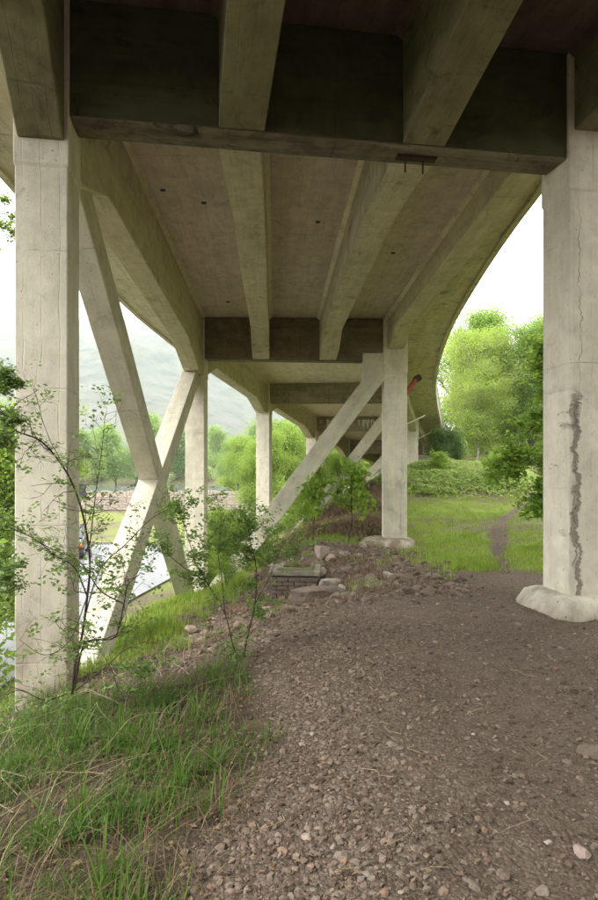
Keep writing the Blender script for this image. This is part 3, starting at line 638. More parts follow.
def stones(name, n, x0, x1, y0, y1, mask, s0, s1, label, tilt=.35, big=False, sink=.25, tlo=0, thi=1):
    x, y = rand_ground(n, x0, x1, y0, y1, mask); z = H(x, y); m = len(x)
    size = s0 * (s1 / s0) ** (RNG.random(m) ** 2.0); ti = np.clip(tlo + (thi - tlo) * RNG.random(m) * (.88 + .12 * (RNG.random(m) < .06)), 0, 1)
    V, F, T = scatter(shapes_b if big else shapes, IF2 if big else IF, np.c_[x, y, z + size * (.3 - sink)], size, ti, tilt)
    o = link(name, np_mesh(name, V, F, T), M['stone']); return tag(o, label, kind='stuff')
left_band = lambda x, y: gravel_mask(x, y) * (.12 + .88 * (1 - sm(-.2, .8, x - .15 - .10 * (y - 2) + fbm(x, y, 3, 1.3) * .6)))
stones('gravel', 34000, -.9, 2.2, 1.8, 9, left_band, .007, .026, 'coarse reddish grey gravel along the left edge of the path')
stones('gravel', 42000, -1, 5, 1.8, 9.5, gravel_mask, .0035, .012, 'fine scattered chips trodden into the path')
stones('gravel', 1100, -.8, 4.6, 1.9, 9.5, gravel_mask, .014, .036, 'larger loose stones lying over the path', big=True)
right_band = lambda x, y: gravel_mask(x, y) * sm(.8, 1.8, x - .25 * (y - 2))
stones('gravel', 7000, .8, 4.6, 1.9, 8, right_band, .006, .022, 'loose gravel by the right footing')
stones('rubble', 16000, -3, 3.2, 5.0, 15, dirt_bare, .012, .05, 'stony rubble on the bare bank below the bridge')
stones('rubble', 1500, -1.6, 2.8, 7, 18, dirt_bare, .04, .12, 'scattered broken stones on the bare bank', big=True)
stones('path_gravel', 9000, 2.5, 12, 9, 30, lambda x, y: (path_d(x, y) < .17) * 1.0, .012, .04, 'pale grit on the narrow footpath', tlo=.45)
stones('rubble', 900, -.4, 3.6, 16, 26, bracken_mask, .04, .13, 'broken stones and clods on the bracken slope', big=True)
# ---- single rocks
def rock(x, y, s, mat, label, seed, flat=.55, sq=(1, 1), sink=.2, dz=0.0, rz=None):
    V, F = ico(3); r = np.random.default_rng(seed); P = V.copy()
    for _ in range(13):
        n = r.normal(size=3); n /= np.linalg.norm(n); P -= np.outer(np.maximum(P @ n - r.uniform(.4, .72), 0), n)
    P += P * (fbm(P[:, 0] * 3 + seed, P[:, 1] * 3 + P[:, 2] * 2, 3, 1.5)[:, None]) * .12
    P *= np.array([s * sq[0], s * sq[1], s * flat]); z = float(H(x, y)); o = link('rock', np_mesh('rock', P, F), mat)
    o.location = (x, y, z + s * flat * (.55 - sink) + dz); o.rotation_euler = (r.uniform(-.15, .15), r.uniform(-.15, .15), r.uniform(0, 6) if rz is None else rz)
    return tag(o, label, 'rock', 'boulders and broken stones on the bank')
def gp(px, py, Y): return ((px - 299) / 600 * Y, Y)
rock(*gp(308, 604, 8.2), .36, M['rock_brown'], 'long flat brown ledge of rock at the crest of the path', 1, .55, (1.35, .8), -.05, rz=.25)
rock(*gp(333, 592, 8.9), .26, M['rock_brown'], 'low dark slab just behind the long brown ledge', 2, .45, (1.3, .8), 0, rz=.2)
rock(*gp(327, 571, 10.6), .27, M['rock_pale'], 'pale rounded rock right of the brick chamber', 3, .5, (1.2, 1))
rock(*gp(314, 561, 11.2), .24, M['rock_pink'], 'pinkish upright rock beside the brick chamber cap', 4, .75)
rock(*gp(323, 552, 12.2), .26, M['rock_pink'], 'large pinkish boulder heading the tumble of rocks', 5, .8, (1.1, .9), .05)
rock(*gp(334, 548, 13.0), .13, M['rock_pale'], 'small white stone perched above the pinkish boulder', 6, .6)
rock(*gp(320, 565, 11.6), .17, M['rock_brown'], 'small brown rock wedged between two pale rocks', 7, .6)
rock(*gp(339, 579, 9.9), .15, M['rock_brown'], 'dark stone on bare soil right of the pale rock', 8, .5)
rock(*gp(372, 581, 9.3), .27, M['rock_brown'], 'broad flat dark stone half buried mid bank', 9, .28, (1.5, .8))
rock(*gp(388, 575, 9.7), .16, M['rock_pale'], 'grey pointed stone below the middle footing', 10, .4, (1.5, .8))
rock(*gp(352, 562, 11.3), .18, M['rock_brown'], 'brown rock under the sloping concrete footing', 11, .5)
rock(*gp(279, 546, 13.2), .26, M['rock_pink'], 'pale pink rock at the foot of the slanting brace', 12, .5, (1.3, .9))
rock(*gp(292, 541, 13.9), .15, M['rock_pale'], 'small pale rock between brace and pinkish boulder', 13, .6)
rock(*gp(192, 639, 8.45), .105, M['rock_pink'], 'lone buff block standing in the grass below the X brace', 14, .95, (1, .9), 0)
rock(*gp(590, 757, 3.25), .10, M['rock_brown'], 'reddish brown stone at the right edge of the path', 15, .4, (1.4, .9), .1)
rock(*gp(548, 859, 2.43), .022, M['rock_pale'], 'small white pebble near the bottom right of the path', 16, .5, (1, 1), 0)
rock(*gp(437, 609, 6.5), .028, M['rock_pale'], 'little white stone near the front of the right column', 17, .6)
rock(*gp(307, 848, 2.48), .035, M['rock_pink'], 'rounded tan stone by the edge of the grass', 18, .6)
rock(*gp(303, 745, 3.35), .03, M['rock_pink'], 'orange tinted stone in the left gravel band', 19, .6)
rock(*gp(582, 880, 2.35), .05, M['rock_pink'], 'reddish flat stone in the bottom right corner', 20, .4)
rock(*gp(203, 598, 14.2), .18, M['rock_pale'], 'pale stone against the foot of the X brace', 21, .5)
rock(*gp(362, 538, 15.0), .16, M['rock_pale'], 'pale stone left of the sloping footing', 22, .5)
rr_ = random.Random(77)
for k, (px_, py_, Y_, sz_, mt_, lb_) in enumerate(((331, 560, 11.9, .17, 'rock_pink', 'pink block leaning on the pinkish boulder'), (343, 553, 12.7, .15, 'rock_pale', 'pale chip stone on the bank under the sapling'),
        (349, 571, 10.9, .16, 'rock_brown', 'brown cobble midway between chamber and footing'), (360, 586, 9.3, .15, 'rock_brown', 'dark cobble on the crest behind the gravel'),
        (322, 582, 10.0, .19, 'rock_pink', 'flat pink stone just right of the chamber wall'), (342, 590, 9.3, .13, 'rock_pale', 'small pale stone above the dark slab'),
        (412, 571, 9.9, .14, 'rock_brown', 'dark stone at the foot of the grass left of the path'), (300, 553, 12.4, .16, 'rock_pink', 'pink stone behind the chamber cap'),
        (357, 549, 13.2, .14, 'rock_pink', 'pinkish stone near the sloping footing'), (268, 590, 9.6, .12, 'rock_pale', 'pale stone left of the chamber in dry stalks'),
        (398, 586, 9.0, .12, 'rock_brown', 'small brown stone on the dirt crest'), (230, 622, 8.0, .09, 'rock_brown', 'small brown stone right of the buff block'))):
    rock(*gp(px_, py_, Y_), sz_, M[mt_], lb_, 100 + k, rr_.uniform(.45, .7), (rr_.uniform(1, 1.4), rr_.uniform(.8, 1)), 0.0)
# ---- brick inspection chamber
bc = (-.06, 11.1); bz = -.93; ch = empty('brick_chamber', (bc[0], bc[1], bz), 'small square brick chamber with a concrete cap and rusty cover on the bank', 'inspection chamber', rz=-.06)
def child_at(o, par): o.parent = par
bm = bmesh.new(); box(bm, (0, 0, .2), (.80, .72, .46)); co = bm_obj('mortar_core', bm, M['mortar']); child_at(co, ch)
bme = None
for row in range(6):
    for sd_, (ln, dirx, offy) in enumerate(((.84, (1, 0), -.38), (.84, (1, 0), .38), (.76, (0, 1), -.42), (.76, (0, 1), .42))):
        nb = 4; L_ = ln / nb
        for k in range(nb + (row % 2)):
            a = -ln / 2 + L_ * (k + .5) - (L_ / 2 if row % 2 else 0); lw = L_ - .012
            if a - lw / 2 < -ln / 2: lw = lw - ((-ln / 2) - (a - lw / 2)); a = -ln / 2 + lw / 2
            if a + lw / 2 > ln / 2: lw = lw - ((a + lw / 2) - ln / 2); a = ln / 2 - lw / 2
            bm = bmesh.new(); e = random.uniform(-.006, .006)
            c_ = (a, offy + e, .02 + row * .075) if dirx[0] else (offy + e, a, .02 + row * .075)
            s_ = (lw, .07, .064) if dirx[0] else (.07, lw - .06, .064)
            box(bm, (0, 0, 0), s_); rough_edges(bm, .003, row * 40 + k); bmesh.ops.bevel(bm, geom=bm.edges[:], offset=.004, segments=1, affect='EDGES')
            o = bm_obj('brick', bm, M['brick']); o.location = c_; child_at(o, ch)
bm = bmesh.new(); box(bm, (0, 0, .50), (.92, .82, .08)); box(bm, (0, 0, .56), (.66, .58, .05)); bmesh.ops.bevel(bm, geom=bm.edges[:], offset=.012, segments=2, affect='EDGES'); child_at(bm_obj('cap', bm, M['capstone']), ch)
bm = bmesh.new(); box(bm, (.03, -.02, .602), (.48, .40, .03)); box(bm, (.03, -.02, .622), (.40, .32, .012)); bmesh.ops.bevel(bm, geom=bm.edges[:], offset=.004, segments=1, affect='EDGES'); child_at(bm_obj('cover', bm, M['iron_lid']), ch)

# ------------------------------------------------------------------ grass and ground cover
def blades(name, x, y, h, w, mat, label, lean=.5, tlo=0, thi=1, segs=2, zoff=-.01, curl=.6):
    n = len(x); z = H(x, y) + zoff; a = RNG.random(n) * 6.28; h = h * RNG.uniform(.5, 1.15, n); le = np.abs(RNG.normal(size=n)) * lean
    dx, dy = np.cos(a), np.sin(a); px, py = -dy, dx; P = np.c_[x, y, z]; K = segs + 1; rows = []
    for k in range(segs):
        t = k / segs; b = le * h * (t ** 1.8) ; zz = h * (t - .5 * curl * np.minimum(le, 1.2) * t ** 2.2); ww = w * (1 - .45 * t)
        c = P + np.c_[dx * b, dy * b, zz]; o = np.c_[px * ww, py * ww, np.zeros(n)] * .5
        rows += [c - o, c + o]
    t = 1; c = P + np.c_[dx * le * h, dy * le * h, h * (1 - .5 * curl * np.minimum(le, 1.2))]; rows.append(c)
    V = np.stack(rows, 1); m = V.shape[1]; F = []
    for k in range(segs - 1): F += [(2 * k, 2 * k + 1, 2 * k + 3), (2 * k, 2 * k + 3, 2 * k + 2)]
    F.append((2 * segs - 2, 2 * segs - 1, 2 * segs)); F = np.array(F)
    Fa = (F[None] + (np.arange(n) * m)[:, None, None]).reshape(-1, 3); ti = np.repeat(RNG.uniform(tlo, thi, n), m)
    o = link(name, np_mesh(name, V.reshape(-1, 3), Fa, ti), M[mat]); return tag(o, label, kind='stuff')
def tufts(n, x0, x1, y0, y1, mask, per, spread, pw=1.0):
    x, y = rand_ground(n, x0, x1, y0, y1, mask, pw); x = np.repeat(x, per) + RNG.normal(size=len(x) * per) * spread; y = np.repeat(y, per) + RNG.normal(size=len(y) * per) * spread
    return x, y
near = lambda x, y: grass_mask(x, y) * (1 - .75 * sm(-.75, -.35, x)) * sm(-.05, .3, fbm(x, y, 3, 1.6) + .22)
x, y = tufts(2500, -3.6, .2, 1.5, 6.3, near, 14, .05); blades('grass', x, y, .15, .0065, 'grass_near', 'long dark green grass beside the gravel', .75, segs=4)
x, y = tufts(120, -2.4, .1, 1.6, 5.0, near, 11, .03); blades('grass', x, y, .27, .0075, 'grass_near', 'tall arching grass tufts in the near left corner', .8, .4, 1, 5)
x, y = tufts(1000, -3.2, .3, 1.5, 7.0, lambda x, y: grass_mask(x, y), 6, .05); blades('dry_grass', x, y, .17, .0045, 'drygrass', 'dead straw lying among the near grass', 1.3, segs=3)
bank = lambda x, y: grass_mask(x, y) * (x < -.9)
x, y = tufts(4200, -5.2, -.6, 5.8, 17, bank, 9, .07); blades('grass', x, y, .24, .013, 'grass', 'bright grass on the bank behind the X brace', .6, segs=3)
mid = lambda x, y: grass_mask(x, y) * (.25 + .75 * sm(-.15, .3, fbm(x, y, 3, .8) + .25))
x, y = tufts(9000, 1.5, 12, 7.8, 30, mid, 8, .06); blades('grass', x, y, .12, .014, 'grass', 'fresh green grass either side of the footpath', .5, .2, 1, segs=2)
x, y = tufts(2500, -3, 3, 8, 30, lambda x, y: np.clip(grass_mask(x, y) + .06 * dirt_bare(x, y), 0, 1), 9, .07); blades('grass', x, y, .2, .014, 'grass', 'grass clumps on the lower bank under the deck', .6, segs=2)
x, y = tufts(1500, -2.6, 3.5, 6, 16, lambda x, y: np.clip(dirt_bare(x, y) * .6, 0, 1), 6, .06); blades('dry_grass', x, y, .14, .007, 'drygrass', 'dry stalks on the bare bank', 1.2, segs=2)
x, y = tufts(6500, -.6, 5, 15, 30, bracken_mask, 8, .12); blades('dead_bracken', x, y, .26, .02, 'bracken', 'rust brown dead bracken on the slope under the deck', 1.9, segs=3)
x, y = tufts(900, -1.2, 1.4, 9.5, 14.5, lambda x, y: sm(-.1, .3, fbm(x, y, 2, 1.0)), 7, .07); blades('dead_bracken', x, y, .16, .012, 'bracken', 'brown dead stalks around the brick chamber', 1.2, segs=2)

def leaf_bag(P, N, size, tint, aspect=.55, fold=.25, droop=None):
    """P centres (n,3), N leaf normals, random heading; returns V,F,T: folded rhombus leaves"""
    n = len(P); N = N / (np.linalg.norm(N, axis=1)[:, None] + 1e-9); r = RNG.normal(size=(n, 3)) if droop is None else droop + RNG.normal(size=(n, 3)) * .5
    D = r - (r * N).sum(1)[:, None] * N; D /= np.linalg.norm(D, axis=1)[:, None] + 1e-9; S = np.cross(D, N); s = size[:, None]
    v0 = P - D * s * .5; v2 = P + D * s * .5; c = P - D * s * .08 ; v1 = c + S * s * aspect * .5 + N * s * fold * .4; v3 = c - S * s * aspect * .5 + N * s * fold * .4
    V = np.stack([v0, v1, v2, v3], 1).reshape(-1, 3); i = np.arange(n)[:, None] * 4
    F = np.concatenate([i + [[0, 1, 2]], i + [[0, 2, 3]]], 1).reshape(-1, 3); return V, F, np.repeat(tint, 4)
def leaves_obj(name, P, N, size, mat, par=None, tint=None, **kw):
    tint = RNG.random(len(P)) if tint is None else tint
    V, F, T = leaf_bag(P, N, size, tint, **kw); o = link(name, np_mesh(name, V, F, T), M[mat])
    if par is not None: o.parent = par
    return o
# bramble mound, a low thicket
bm_mask = lambda x, y: np.clip(sm(.0, .5, 1.1 - np.hypot((x - 7.0) / 4.2, (y - 27) / 5.0) + fbm(x, y, 3, .6) * .35), 0, 1)
x = RNG.uniform(3, 12, 80000); y = RNG.uniform(21.5, 34, 80000); k = RNG.random(80000) < bm_mask(x, y); x, y = x[k], y[k]
top = (.18 + .3 * (fbm(x, y, 3, .9) + .5)) * bm_mask(x, y) ** .5; z = H(x, y) + top * RNG.random(len(x)) ** .4 + .03
N_ = np.c_[RNG.normal(size=(len(x), 2)) * .55, np.abs(RNG.normal(size=len(x))) * .5 + .7]
tag(leaves_obj('bramble_thicket', np.c_[x, y, z], N_, RNG.uniform(.07, .15, len(x)), 'bramble', tint=RNG.random(len(x)), aspect=.7), 'low mound of pale green brambles where the path climbs', kind='stuff')
x, y = rand_ground(5200, -.4, 4, 15.5, 27, lambda x, y: bracken_mask(x, y) * sm(.0, .3, fbm(x, y, 3, .9))); z = H(x, y) + RNG.uniform(.03, .28, len(x))
tag(leaves_obj('low_weeds', np.c_[x, y, z], np.c_[RNG.normal(size=(len(x), 2)) * .5, np.ones(len(x))], RNG.uniform(.05, .11, len(x)), 'leaf_bank', aspect=.65), 'patches of green weeds on the bracken slope', kind='stuff')
# low weeds and leaf litter near the camera
x, y = rand_ground(2600, -3.2, -.7, 2.6, 6.5, near); z = H(x, y) + RNG.uniform(.01, .12, len(x))
tag(leaves_obj('low_weeds', np.c_[x, y, z], np.c_[RNG.normal(size=(len(x), 2)) * .5, np.ones(len(x))], RNG.uniform(.016, .036, len(x)), 'leaf_dark', aspect=.6), 'small broad weed leaves among the near grass', kind='stuff')
x, y = rand_ground(9000, -3.2, 4, 1.7, 12, lambda x, y: .2 + .8 * (1 - gravel_mask(x, y))); z = H(x, y) + .012
tag(leaves_obj('leaf_litter', np.c_[x, y, z], np.c_[RNG.normal(size=(len(x), 2)) * .35, np.ones(len(x))], RNG.uniform(.012, .045, len(x)), 'litter', aspect=.5), 'brown leaf litter and bits of bark on the soil', kind='stuff')
# dry fallen stems in the left foreground and on the path
B = Bag(); r = random.Random(5)
def stalk(p, a, ln, arch, rad, seg=9):
    pts = [(p[0] + math.cos(a) * ln * t + .03 * math.sin(t * 7 + a), p[1] + math.sin(a) * ln * t, 0) for t in [k / seg for k in range(seg + 1)]]
    return [Vector((q[0], q[1], float(H(q[0], q[1])) + .015 + arch * math.sin(math.pi * k / seg * .9))) for k, q in enumerate(pts)]
for _ in range(80):
    p = (r.uniform(-2.6, -.9), r.uniform(2.1, 5.0)); ln = r.uniform(.25, 1.1); pts = stalk(p, r.uniform(.6, 3.4), ln, r.uniform(.01, .16), 0)
    V, F = tube_np(pts, np.linspace(.003, .0013, len(pts)), 5); B.add(V, F)
for _ in range(26):
    p = (r.uniform(-.2, 3), r.uniform(2.1, 6)); ln = r.uniform(.06, .22); pts = stalk(p, r.uniform(0, 6), ln, .004, 0, 4)
    V, F = tube_np(pts, .002, 4); B.add(V, F)
tag(B.obj('dry_stems', M['twig']), 'dead bramble canes and straw fallen over grass and gravel', kind='stuff')

# ------------------------------------------------------------------ trees
def grow_tree(h, trunk_r, spread, seed, levels=3, nb=9, first=.25, droop=0.0, lean=(0, 0), up=.55):
    r = random.Random(seed); tubes = []; tips = []
    def branch(p, d, ln, rad, lv):
        n = 7; pts = [p.copy()]; dd = d.copy()
        for k in range(n):
            dd = (dd + Vector((r.gauss(0, .13), r.gauss(0, .13), r.gauss(0, .08) - droop * (lv > 0) * .12 * k / n))).normalized(); p = p + dd * ln / n; pts.append(p.copy())
        tubes.append((pts, np.linspace(rad, rad * .35, n + 1), 6 if lv < 2 else 4))
        if lv >= levels:
            tips.extend(pts[2:]); return
        if lv > 0: tips.extend(pts[5:])
        m = nb if lv == 0 else max(4, nb - 3)
        for k in range(m):
            t = (first if lv == 0 else .25) + (1 - (first if lv == 0 else .25)) * (k + r.random()) / m; q = pts[min(n, int(t * n))].lerp(pts[min(n, int(t * n) + 1)], (t * n) % 1)
            a = k * 2.4 + r.uniform(-.5, .5); side = Vector((math.cos(a), math.sin(a), 0)); base = dd if lv == 0 else (pts[-1] - pts[0]).normalized()
            nd = (side * (1 - up * t * .6) + Vector((0, 0, up)) * (1 if lv == 0 else .35) + base * .45).normalized()
            sc = spread * (1 - .55 * abs(t - .45) * 1.4) if lv == 0 else ln * .55
            branch(q, nd, max(.25, sc * r.uniform(.75, 1.15)), rad * (.42 if lv == 0 else .5) * (1 - .3 * t), lv + 1)
    branch(Vector((0, 0, -.15)), Vector((lean[0], lean[1], 1)).normalized(), h * .88, trunk_r, 0)
    return tubes, np.array([p[:] for p in tips])
def tree_meshes(h, trunk_r, spread, seed, nleaf, lsize, clump, leafm, barkm, **kw):
    tubes, tips = grow_tree(h, trunk_r, spread, seed, **kw); B = Bag()
    for pts, rad, kk in tubes:
        V, F = tube_np(pts, rad, kk); B.add(V, F)
    tm = np_mesh('trunk', np.concatenate(B.V), np.concatenate(B.F), np.concatenate(B.T), True); tm.materials.append(M[barkm])
    w = RNG.random(len(tips)) ** 1.5; w /= w.sum(); idx = RNG.choice(len(tips), nleaf, p=w); P = tips[idx] + RNG.normal(size=(nleaf, 3)) * clump * np.array([1, 1, .7])
    P[:, 2] = np.maximum(P[:, 2], .1); N_ = RNG.normal(size=(nleaf, 3)) + np.array([0, 0, .8])
    ti = np.clip(.5 + .35 * (w[idx] / w.max() - .3) + RNG.normal(size=nleaf) * .22, 0, 1)
    V, F, T = leaf_bag(P, N_, RNG.uniform(.7, 1.3, nleaf) * lsize, ti, aspect=.62, fold=.2); cm = np_mesh('crown', V, F, T); cm.materials.append(M[leafm]); return tm, cm
def put_tree(meshes, x, y, label, cat='tree', group=None, s=1.0, rz=0.0, name='tree', z=None, sz=None):
    zz = float(H(x, y, False)) if z is None else z; t = empty(name, (x, y, zz), label, cat, group, rz); t.scale = (s, s, s * (sz or 1))
    for nm, me in zip(('trunk', 'crown'), meshes):
        o = bpy.data.objects.new(nm, me); COL.objects.link(o); o.parent = t
    return t
birch = tree_meshes(9.0, .11, 3.0, 21, 60000, .09, .30, 'leaf_birch', 'birch_bark', nb=18, first=.0, droop=1.0, up=.75)
put_tree(birch, 10.7, 36, 'soft light green birch behind the bramble mound', name='birch_tree', s=.92, sz=.95)
put_tree(birch, 13.2, 39, 'second birch to the right of the first, half merged with it', name='birch_tree', s=.9, rz=2.2)
ash = tree_meshes(10.5, .2, 3.6, 22, 60000, .12, .38, 'leaf_ash', 'bark', nb=16, first=.03, up=.65)
put_tree(ash, 14.6, 38, 'broad leafy tree beside the right hand column', name='ash_tree', rz=1, s=.80)
ash2 = tree_meshes(11, .2, 3.6, 23, 36000, .14, .42, 'leaf_ash', 'bark', nb=14, first=.05, up=.7)
G = 'trees up the slope beyond the path'
put_tree(ash2, 11.6, 47, 'thin pale tree showing just above the deck edge', name='ash_tree', group=G, s=1.0)
put_tree(ash2, 17.0, 50, 'tree filling the dip between the birch and the broad tree', name='ash_tree', group=G, rz=2, s=.75)
put_tree(ash, 20, 49, 'tallest tree, standing furthest up the slope', name='ash_tree', group=G, rz=3, s=.85)
put_tree(ash2, 24, 44, 'tree at the far right of the slope behind the column', name='ash_tree', group=G, rz=4, s=.85)
put_tree(ash, 12.9, 20.5, 'tree just behind the near right column reaching over the path', name='ash_tree', rz=5, s=.62)
# trees behind and right of the camera that shade the place
for k, (x, y, s) in enumerate(((11, 8, .9), (13, -3, 1.1), (10, -12, 1), (19, 3, 1.1), (20, 14, 1.2), (3, -34, 1.2), (-5.5, -17, .9), (-7, -10, .7), (16, 7, 1.1))):
    put_tree(ash2 if k % 2 else ash, x, y, 'leafy tree ' + ('uphill beside the near right column', 'uphill behind the camera', 'beside the second frame behind the camera', 'standing furthest uphill to the right', 'uphill of the second bay', 'far behind the camera, past the last frame', 'on the river side behind the camera', 'on the river bank left of the camera', 'highest on the slope by the near frame')[k], group='trees beside the bridge outside the view', name='ash_tree', rz=k, s=s)
# shrubs
def shrub_meshes(h, seed, nleaf, lsize, clump, leafm, spread=None, barkm='bark', nb=8):
    return tree_meshes(h, .03 * h ** .5, spread or h * .5, seed, nleaf, lsize, clump, leafm, barkm, levels=2, nb=nb, first=.05, up=.7)
sh_b = shrub_meshes(2.0, 31, 4500, .13, .24, 'leaf_bank'); sh_d = shrub_meshes(2.2, 32, 9000, .09, .22, 'leaf_dark'); sh_s = shrub_meshes(2.0, 33, 3000, .14, .2, 'leaf_syc')
sh_g = shrub_meshes(2.4, 34, 12000, .06, .2, 'leaf_bank')
put_tree(sh_d, 7.6, 32.8, 'dark evergreen bush at the end of the deck edge', 'bush', name='bush', s=.85)
put_tree(sh_d, 9.0, 33.8, 'dark low bush at the foot of the birch', 'bush', name='bush', s=.75, rz=2)
put_tree(sh_b, 5.8, 25.5, 'bright yellow green shrub right of the middle column', 'shrub', name='shrub', s=.5, z=.8)
put_tree(sh_s, 8.3, 24.5, 'young sapling with large leaves on the bramble mound', 'sapling', name='sapling', s=.62)
put_tree(sh_d, 12.5, 30.5, 'dark shrub beside the gate', 'bush', name='bush', s=.7, rz=1)
for k, (x, y, s_) in enumerate(((12.6, 42, 1.5), (15.2, 44, 1.6), (9.6, 43, 1.3), (18.2, 41, 1.5))):
    put_tree(sh_b, x, y, ('round bush behind the birch trunk', 'bush between birch and broad tree', 'bush left of the birch, low behind the mound', 'bush below the broad tree')[k], 'bush', 'bushes under the trees up the slope', s_, k * 1.1, 'bush')
# young sycamore in front of the bracken
syc = tree_meshes(2.3, .022, .62, 41, 420, .17, .1, 'leaf_syc', 'bark', levels=2, nb=8, first=.35, up=.5)
put_tree(syc, 1.28, 15.2, 'young sycamore sapling in front of the brown bracken slope', 'sapling', name='sycamore_sapling')
put_tree(syc, .35, 14.6, 'thin leafy sapling beside the slanting brace', 'sapling', name='sycamore_sapling', s=.85, rz=2.4)
# river side trees and bushes
G = 'bushes along the river side of the bridge'
for k, (x, y, s, me, lb) in enumerate(((-5.9, 9.2, 1.35, sh_g, 'bright bush left of the near column, low on the bank'), (-5.3, 7.2, .6, sh_g, 'leafy bush at the left edge beside the near column'),
        (-6.8, 11.6, 1.7, sh_b, 'taller bush behind the one left of the near column'), (-3.0, 18.6, 1.0, sh_g, 'bush between the second and third left columns'), (-2.2, 17.4, .8, sh_g, 'small bush right of the second left column'),
        (-3.6, 22.5, 1.1, sh_b, 'bush beyond the second left column'), (-2.2, 23.2, .9, sh_g, 'feathery bush before the third left column'), (-1.1, 21.0, .85, sh_b, 'bush right behind the slanting brace'),
        (.2, 23.5, .95, sh_g, 'pale bush past the slanting brace'), (-1.55, 13.0, .5, sh_g, 'small bush hiding the foot of the slanting brace'), (-.2, 29, 1.2, sh_b, 'bush under the deck by the third left column'), (1.6, 25.5, .8, sh_g, 'light green bush below the bracken slope'))):
    put_tree(me, x, y, lb, 'bush', G, s, k * 1.3, 'bush')
bankt = tree_meshes(7.5, .12, 2.4, 51, 26000, .13, .36, 'leaf_bank', 'bark', nb=12, first=.1, up=.7)
put_tree(bankt, -8.4, 15.5, 'bright roadside tree filling the left edge behind the near column', 'tree', name='tree', s=.8, z=-3.4)
G = 'trees along the near shore'
for k, (x, y, s) in enumerate(((-3.2, 41, .85), (-.6, 47, 1.0), (2.0, 52, 1.05), (4.8, 60, 1.1), (-6.5, 66, .95))):
    put_tree(bankt, x, y, ['bright green tree between the third and fourth left columns', 'bright tree just behind the fourth left column', 'bright tree under the far end of the deck', 'tree mostly hidden by the far frames', 'tree on the near shore beyond the second left column'][k], 'tree', G, s, k * 1.9, 'tree', z=-3.4)
# far shore
ft = tree_meshes(12, .22, 3.8, 61, 15000, .34, .75, 'leaf_far', 'bark', nb=12, first=.1, up=.7, levels=2)
ft2 = tree_meshes(10, .2, 3.6, 62, 15000, .32, .7, 'leaf_far', 'bark', nb=12, first=.06, up=.8, levels=2)
ORD = 'first second third fourth fifth sixth seventh eighth ninth tenth eleventh twelfth thirteenth fourteenth fifteenth sixteenth'.split()
G = 'row of trees on the far shore'; ks = list(range(-72, 21, 6)); r = random.Random(3)
for k, x0 in enumerate(ks):
    put_tree((ft, ft2)[k % 2], x0 + r.uniform(-2, 2), 139 + r.uniform(-4, 6), 'tree in the front row on the far shore, ' + ORD[k] + ' from the left', 'tree', G, r.uniform(.95, 1.3), r.uniform(0, 6), 'tree', z=-4.4)
for k in range(9):
    put_tree((ft2, ft)[k % 2], -66 + k * 9 + r.uniform(-3, 3), 178 + r.uniform(0, 18), 'tree in the back row on the far shore, ' + ORD[k] + ' from the left', 'tree', 'second row of trees on the far shore', r.uniform(.9, 1.3), r.uniform(0, 6), 'tree', z=-3.0)

# ------------------------------------------------------------------ far side of the road: stone wall, pole, car
wl = empty('stone_wall', (-14, 60, ROAD_Z), 'long buff stone wall with upright coping beyond the grass strip', 'wall'); r = random.Random(8)
bm = bmesh.new(); box(bm, (0, 0, .75), (38, .34, 1.5)); child_at(bm_obj('wall_core', bm, M['mortar']), wl)
sm_ = []
for v in range(10):
    bm = bmesh.new(); box(bm, (0, 0, 0), (.52 + .05 * v, .12, .22)); rough_edges(bm, .02, v); bmesh.ops.bevel(bm, geom=bm.edges[:], offset=.02, segments=1, affect='EDGES'); me = bpy.data.meshes.new('stone'); bmesh.ops.recalc_face_normals(bm, faces=bm.faces); bm.to_mesh(me); bm.free(); me.materials.append(M['stonewall']); sm_.append(me)
cnt = 0; bmr = bmesh.new()
for row in range(6):
    xx = -19 + r.random() * .5
    while xx < 18.4:
        me = r.choice(sm_); w = .52 + .05 * sm_.index(me); X = xx + w / 2
        if -12 < X < 16 and cnt < 290:
            o = bpy.data.objects.new('stone', me); COL.objects.link(o); o.parent = wl; o.location = (X, -.2, .13 + row * .245); cnt += 1
        else: box(bmr, (X, -.2, .13 + row * .245), (w - .03, .12, .215))
        xx += w + .03
o = bm_obj('stonework', bmr, M['stonewall']); child_at(o, wl); o['kind'] = 'stuff'
bmr = bmesh.new(); xx = -19
while xx < 19:
    w = r.uniform(.25, .5); box(bmr, (xx + w / 2, 0, 1.62 + r.uniform(0, .15)), (w - .04, .4, .26 + r.uniform(0, .2))); xx += w
o = bm_obj('coping', bmr, M['stonewall']); child_at(o, wl); o['kind'] = 'stuff'
for k, w in enumerate(((-19, 1.6), (12, 2.0))): pass
pole = empty('sign_pole', (-14.4, 40.5, ROAD_Z), 'thin reddish pole with a small dark sign across the road', 'sign pole')
V, F = tube_np([(0, 0, 0), (0, 0, 5.3)], .045, 8); B = Bag(); B.add(V, F); o = B.obj('post', M['wood']); child_at(o, pole)
bm = bmesh.new(); box(bm, (-.28, -.1, 3.0), (.5, .05, .8)); bmesh.ops.bevel(bm, geom=bm.edges[:], offset=.01, segments=1, affect='EDGES'); child_at(bm_obj('sign_panel', bm, M['black']), pole)
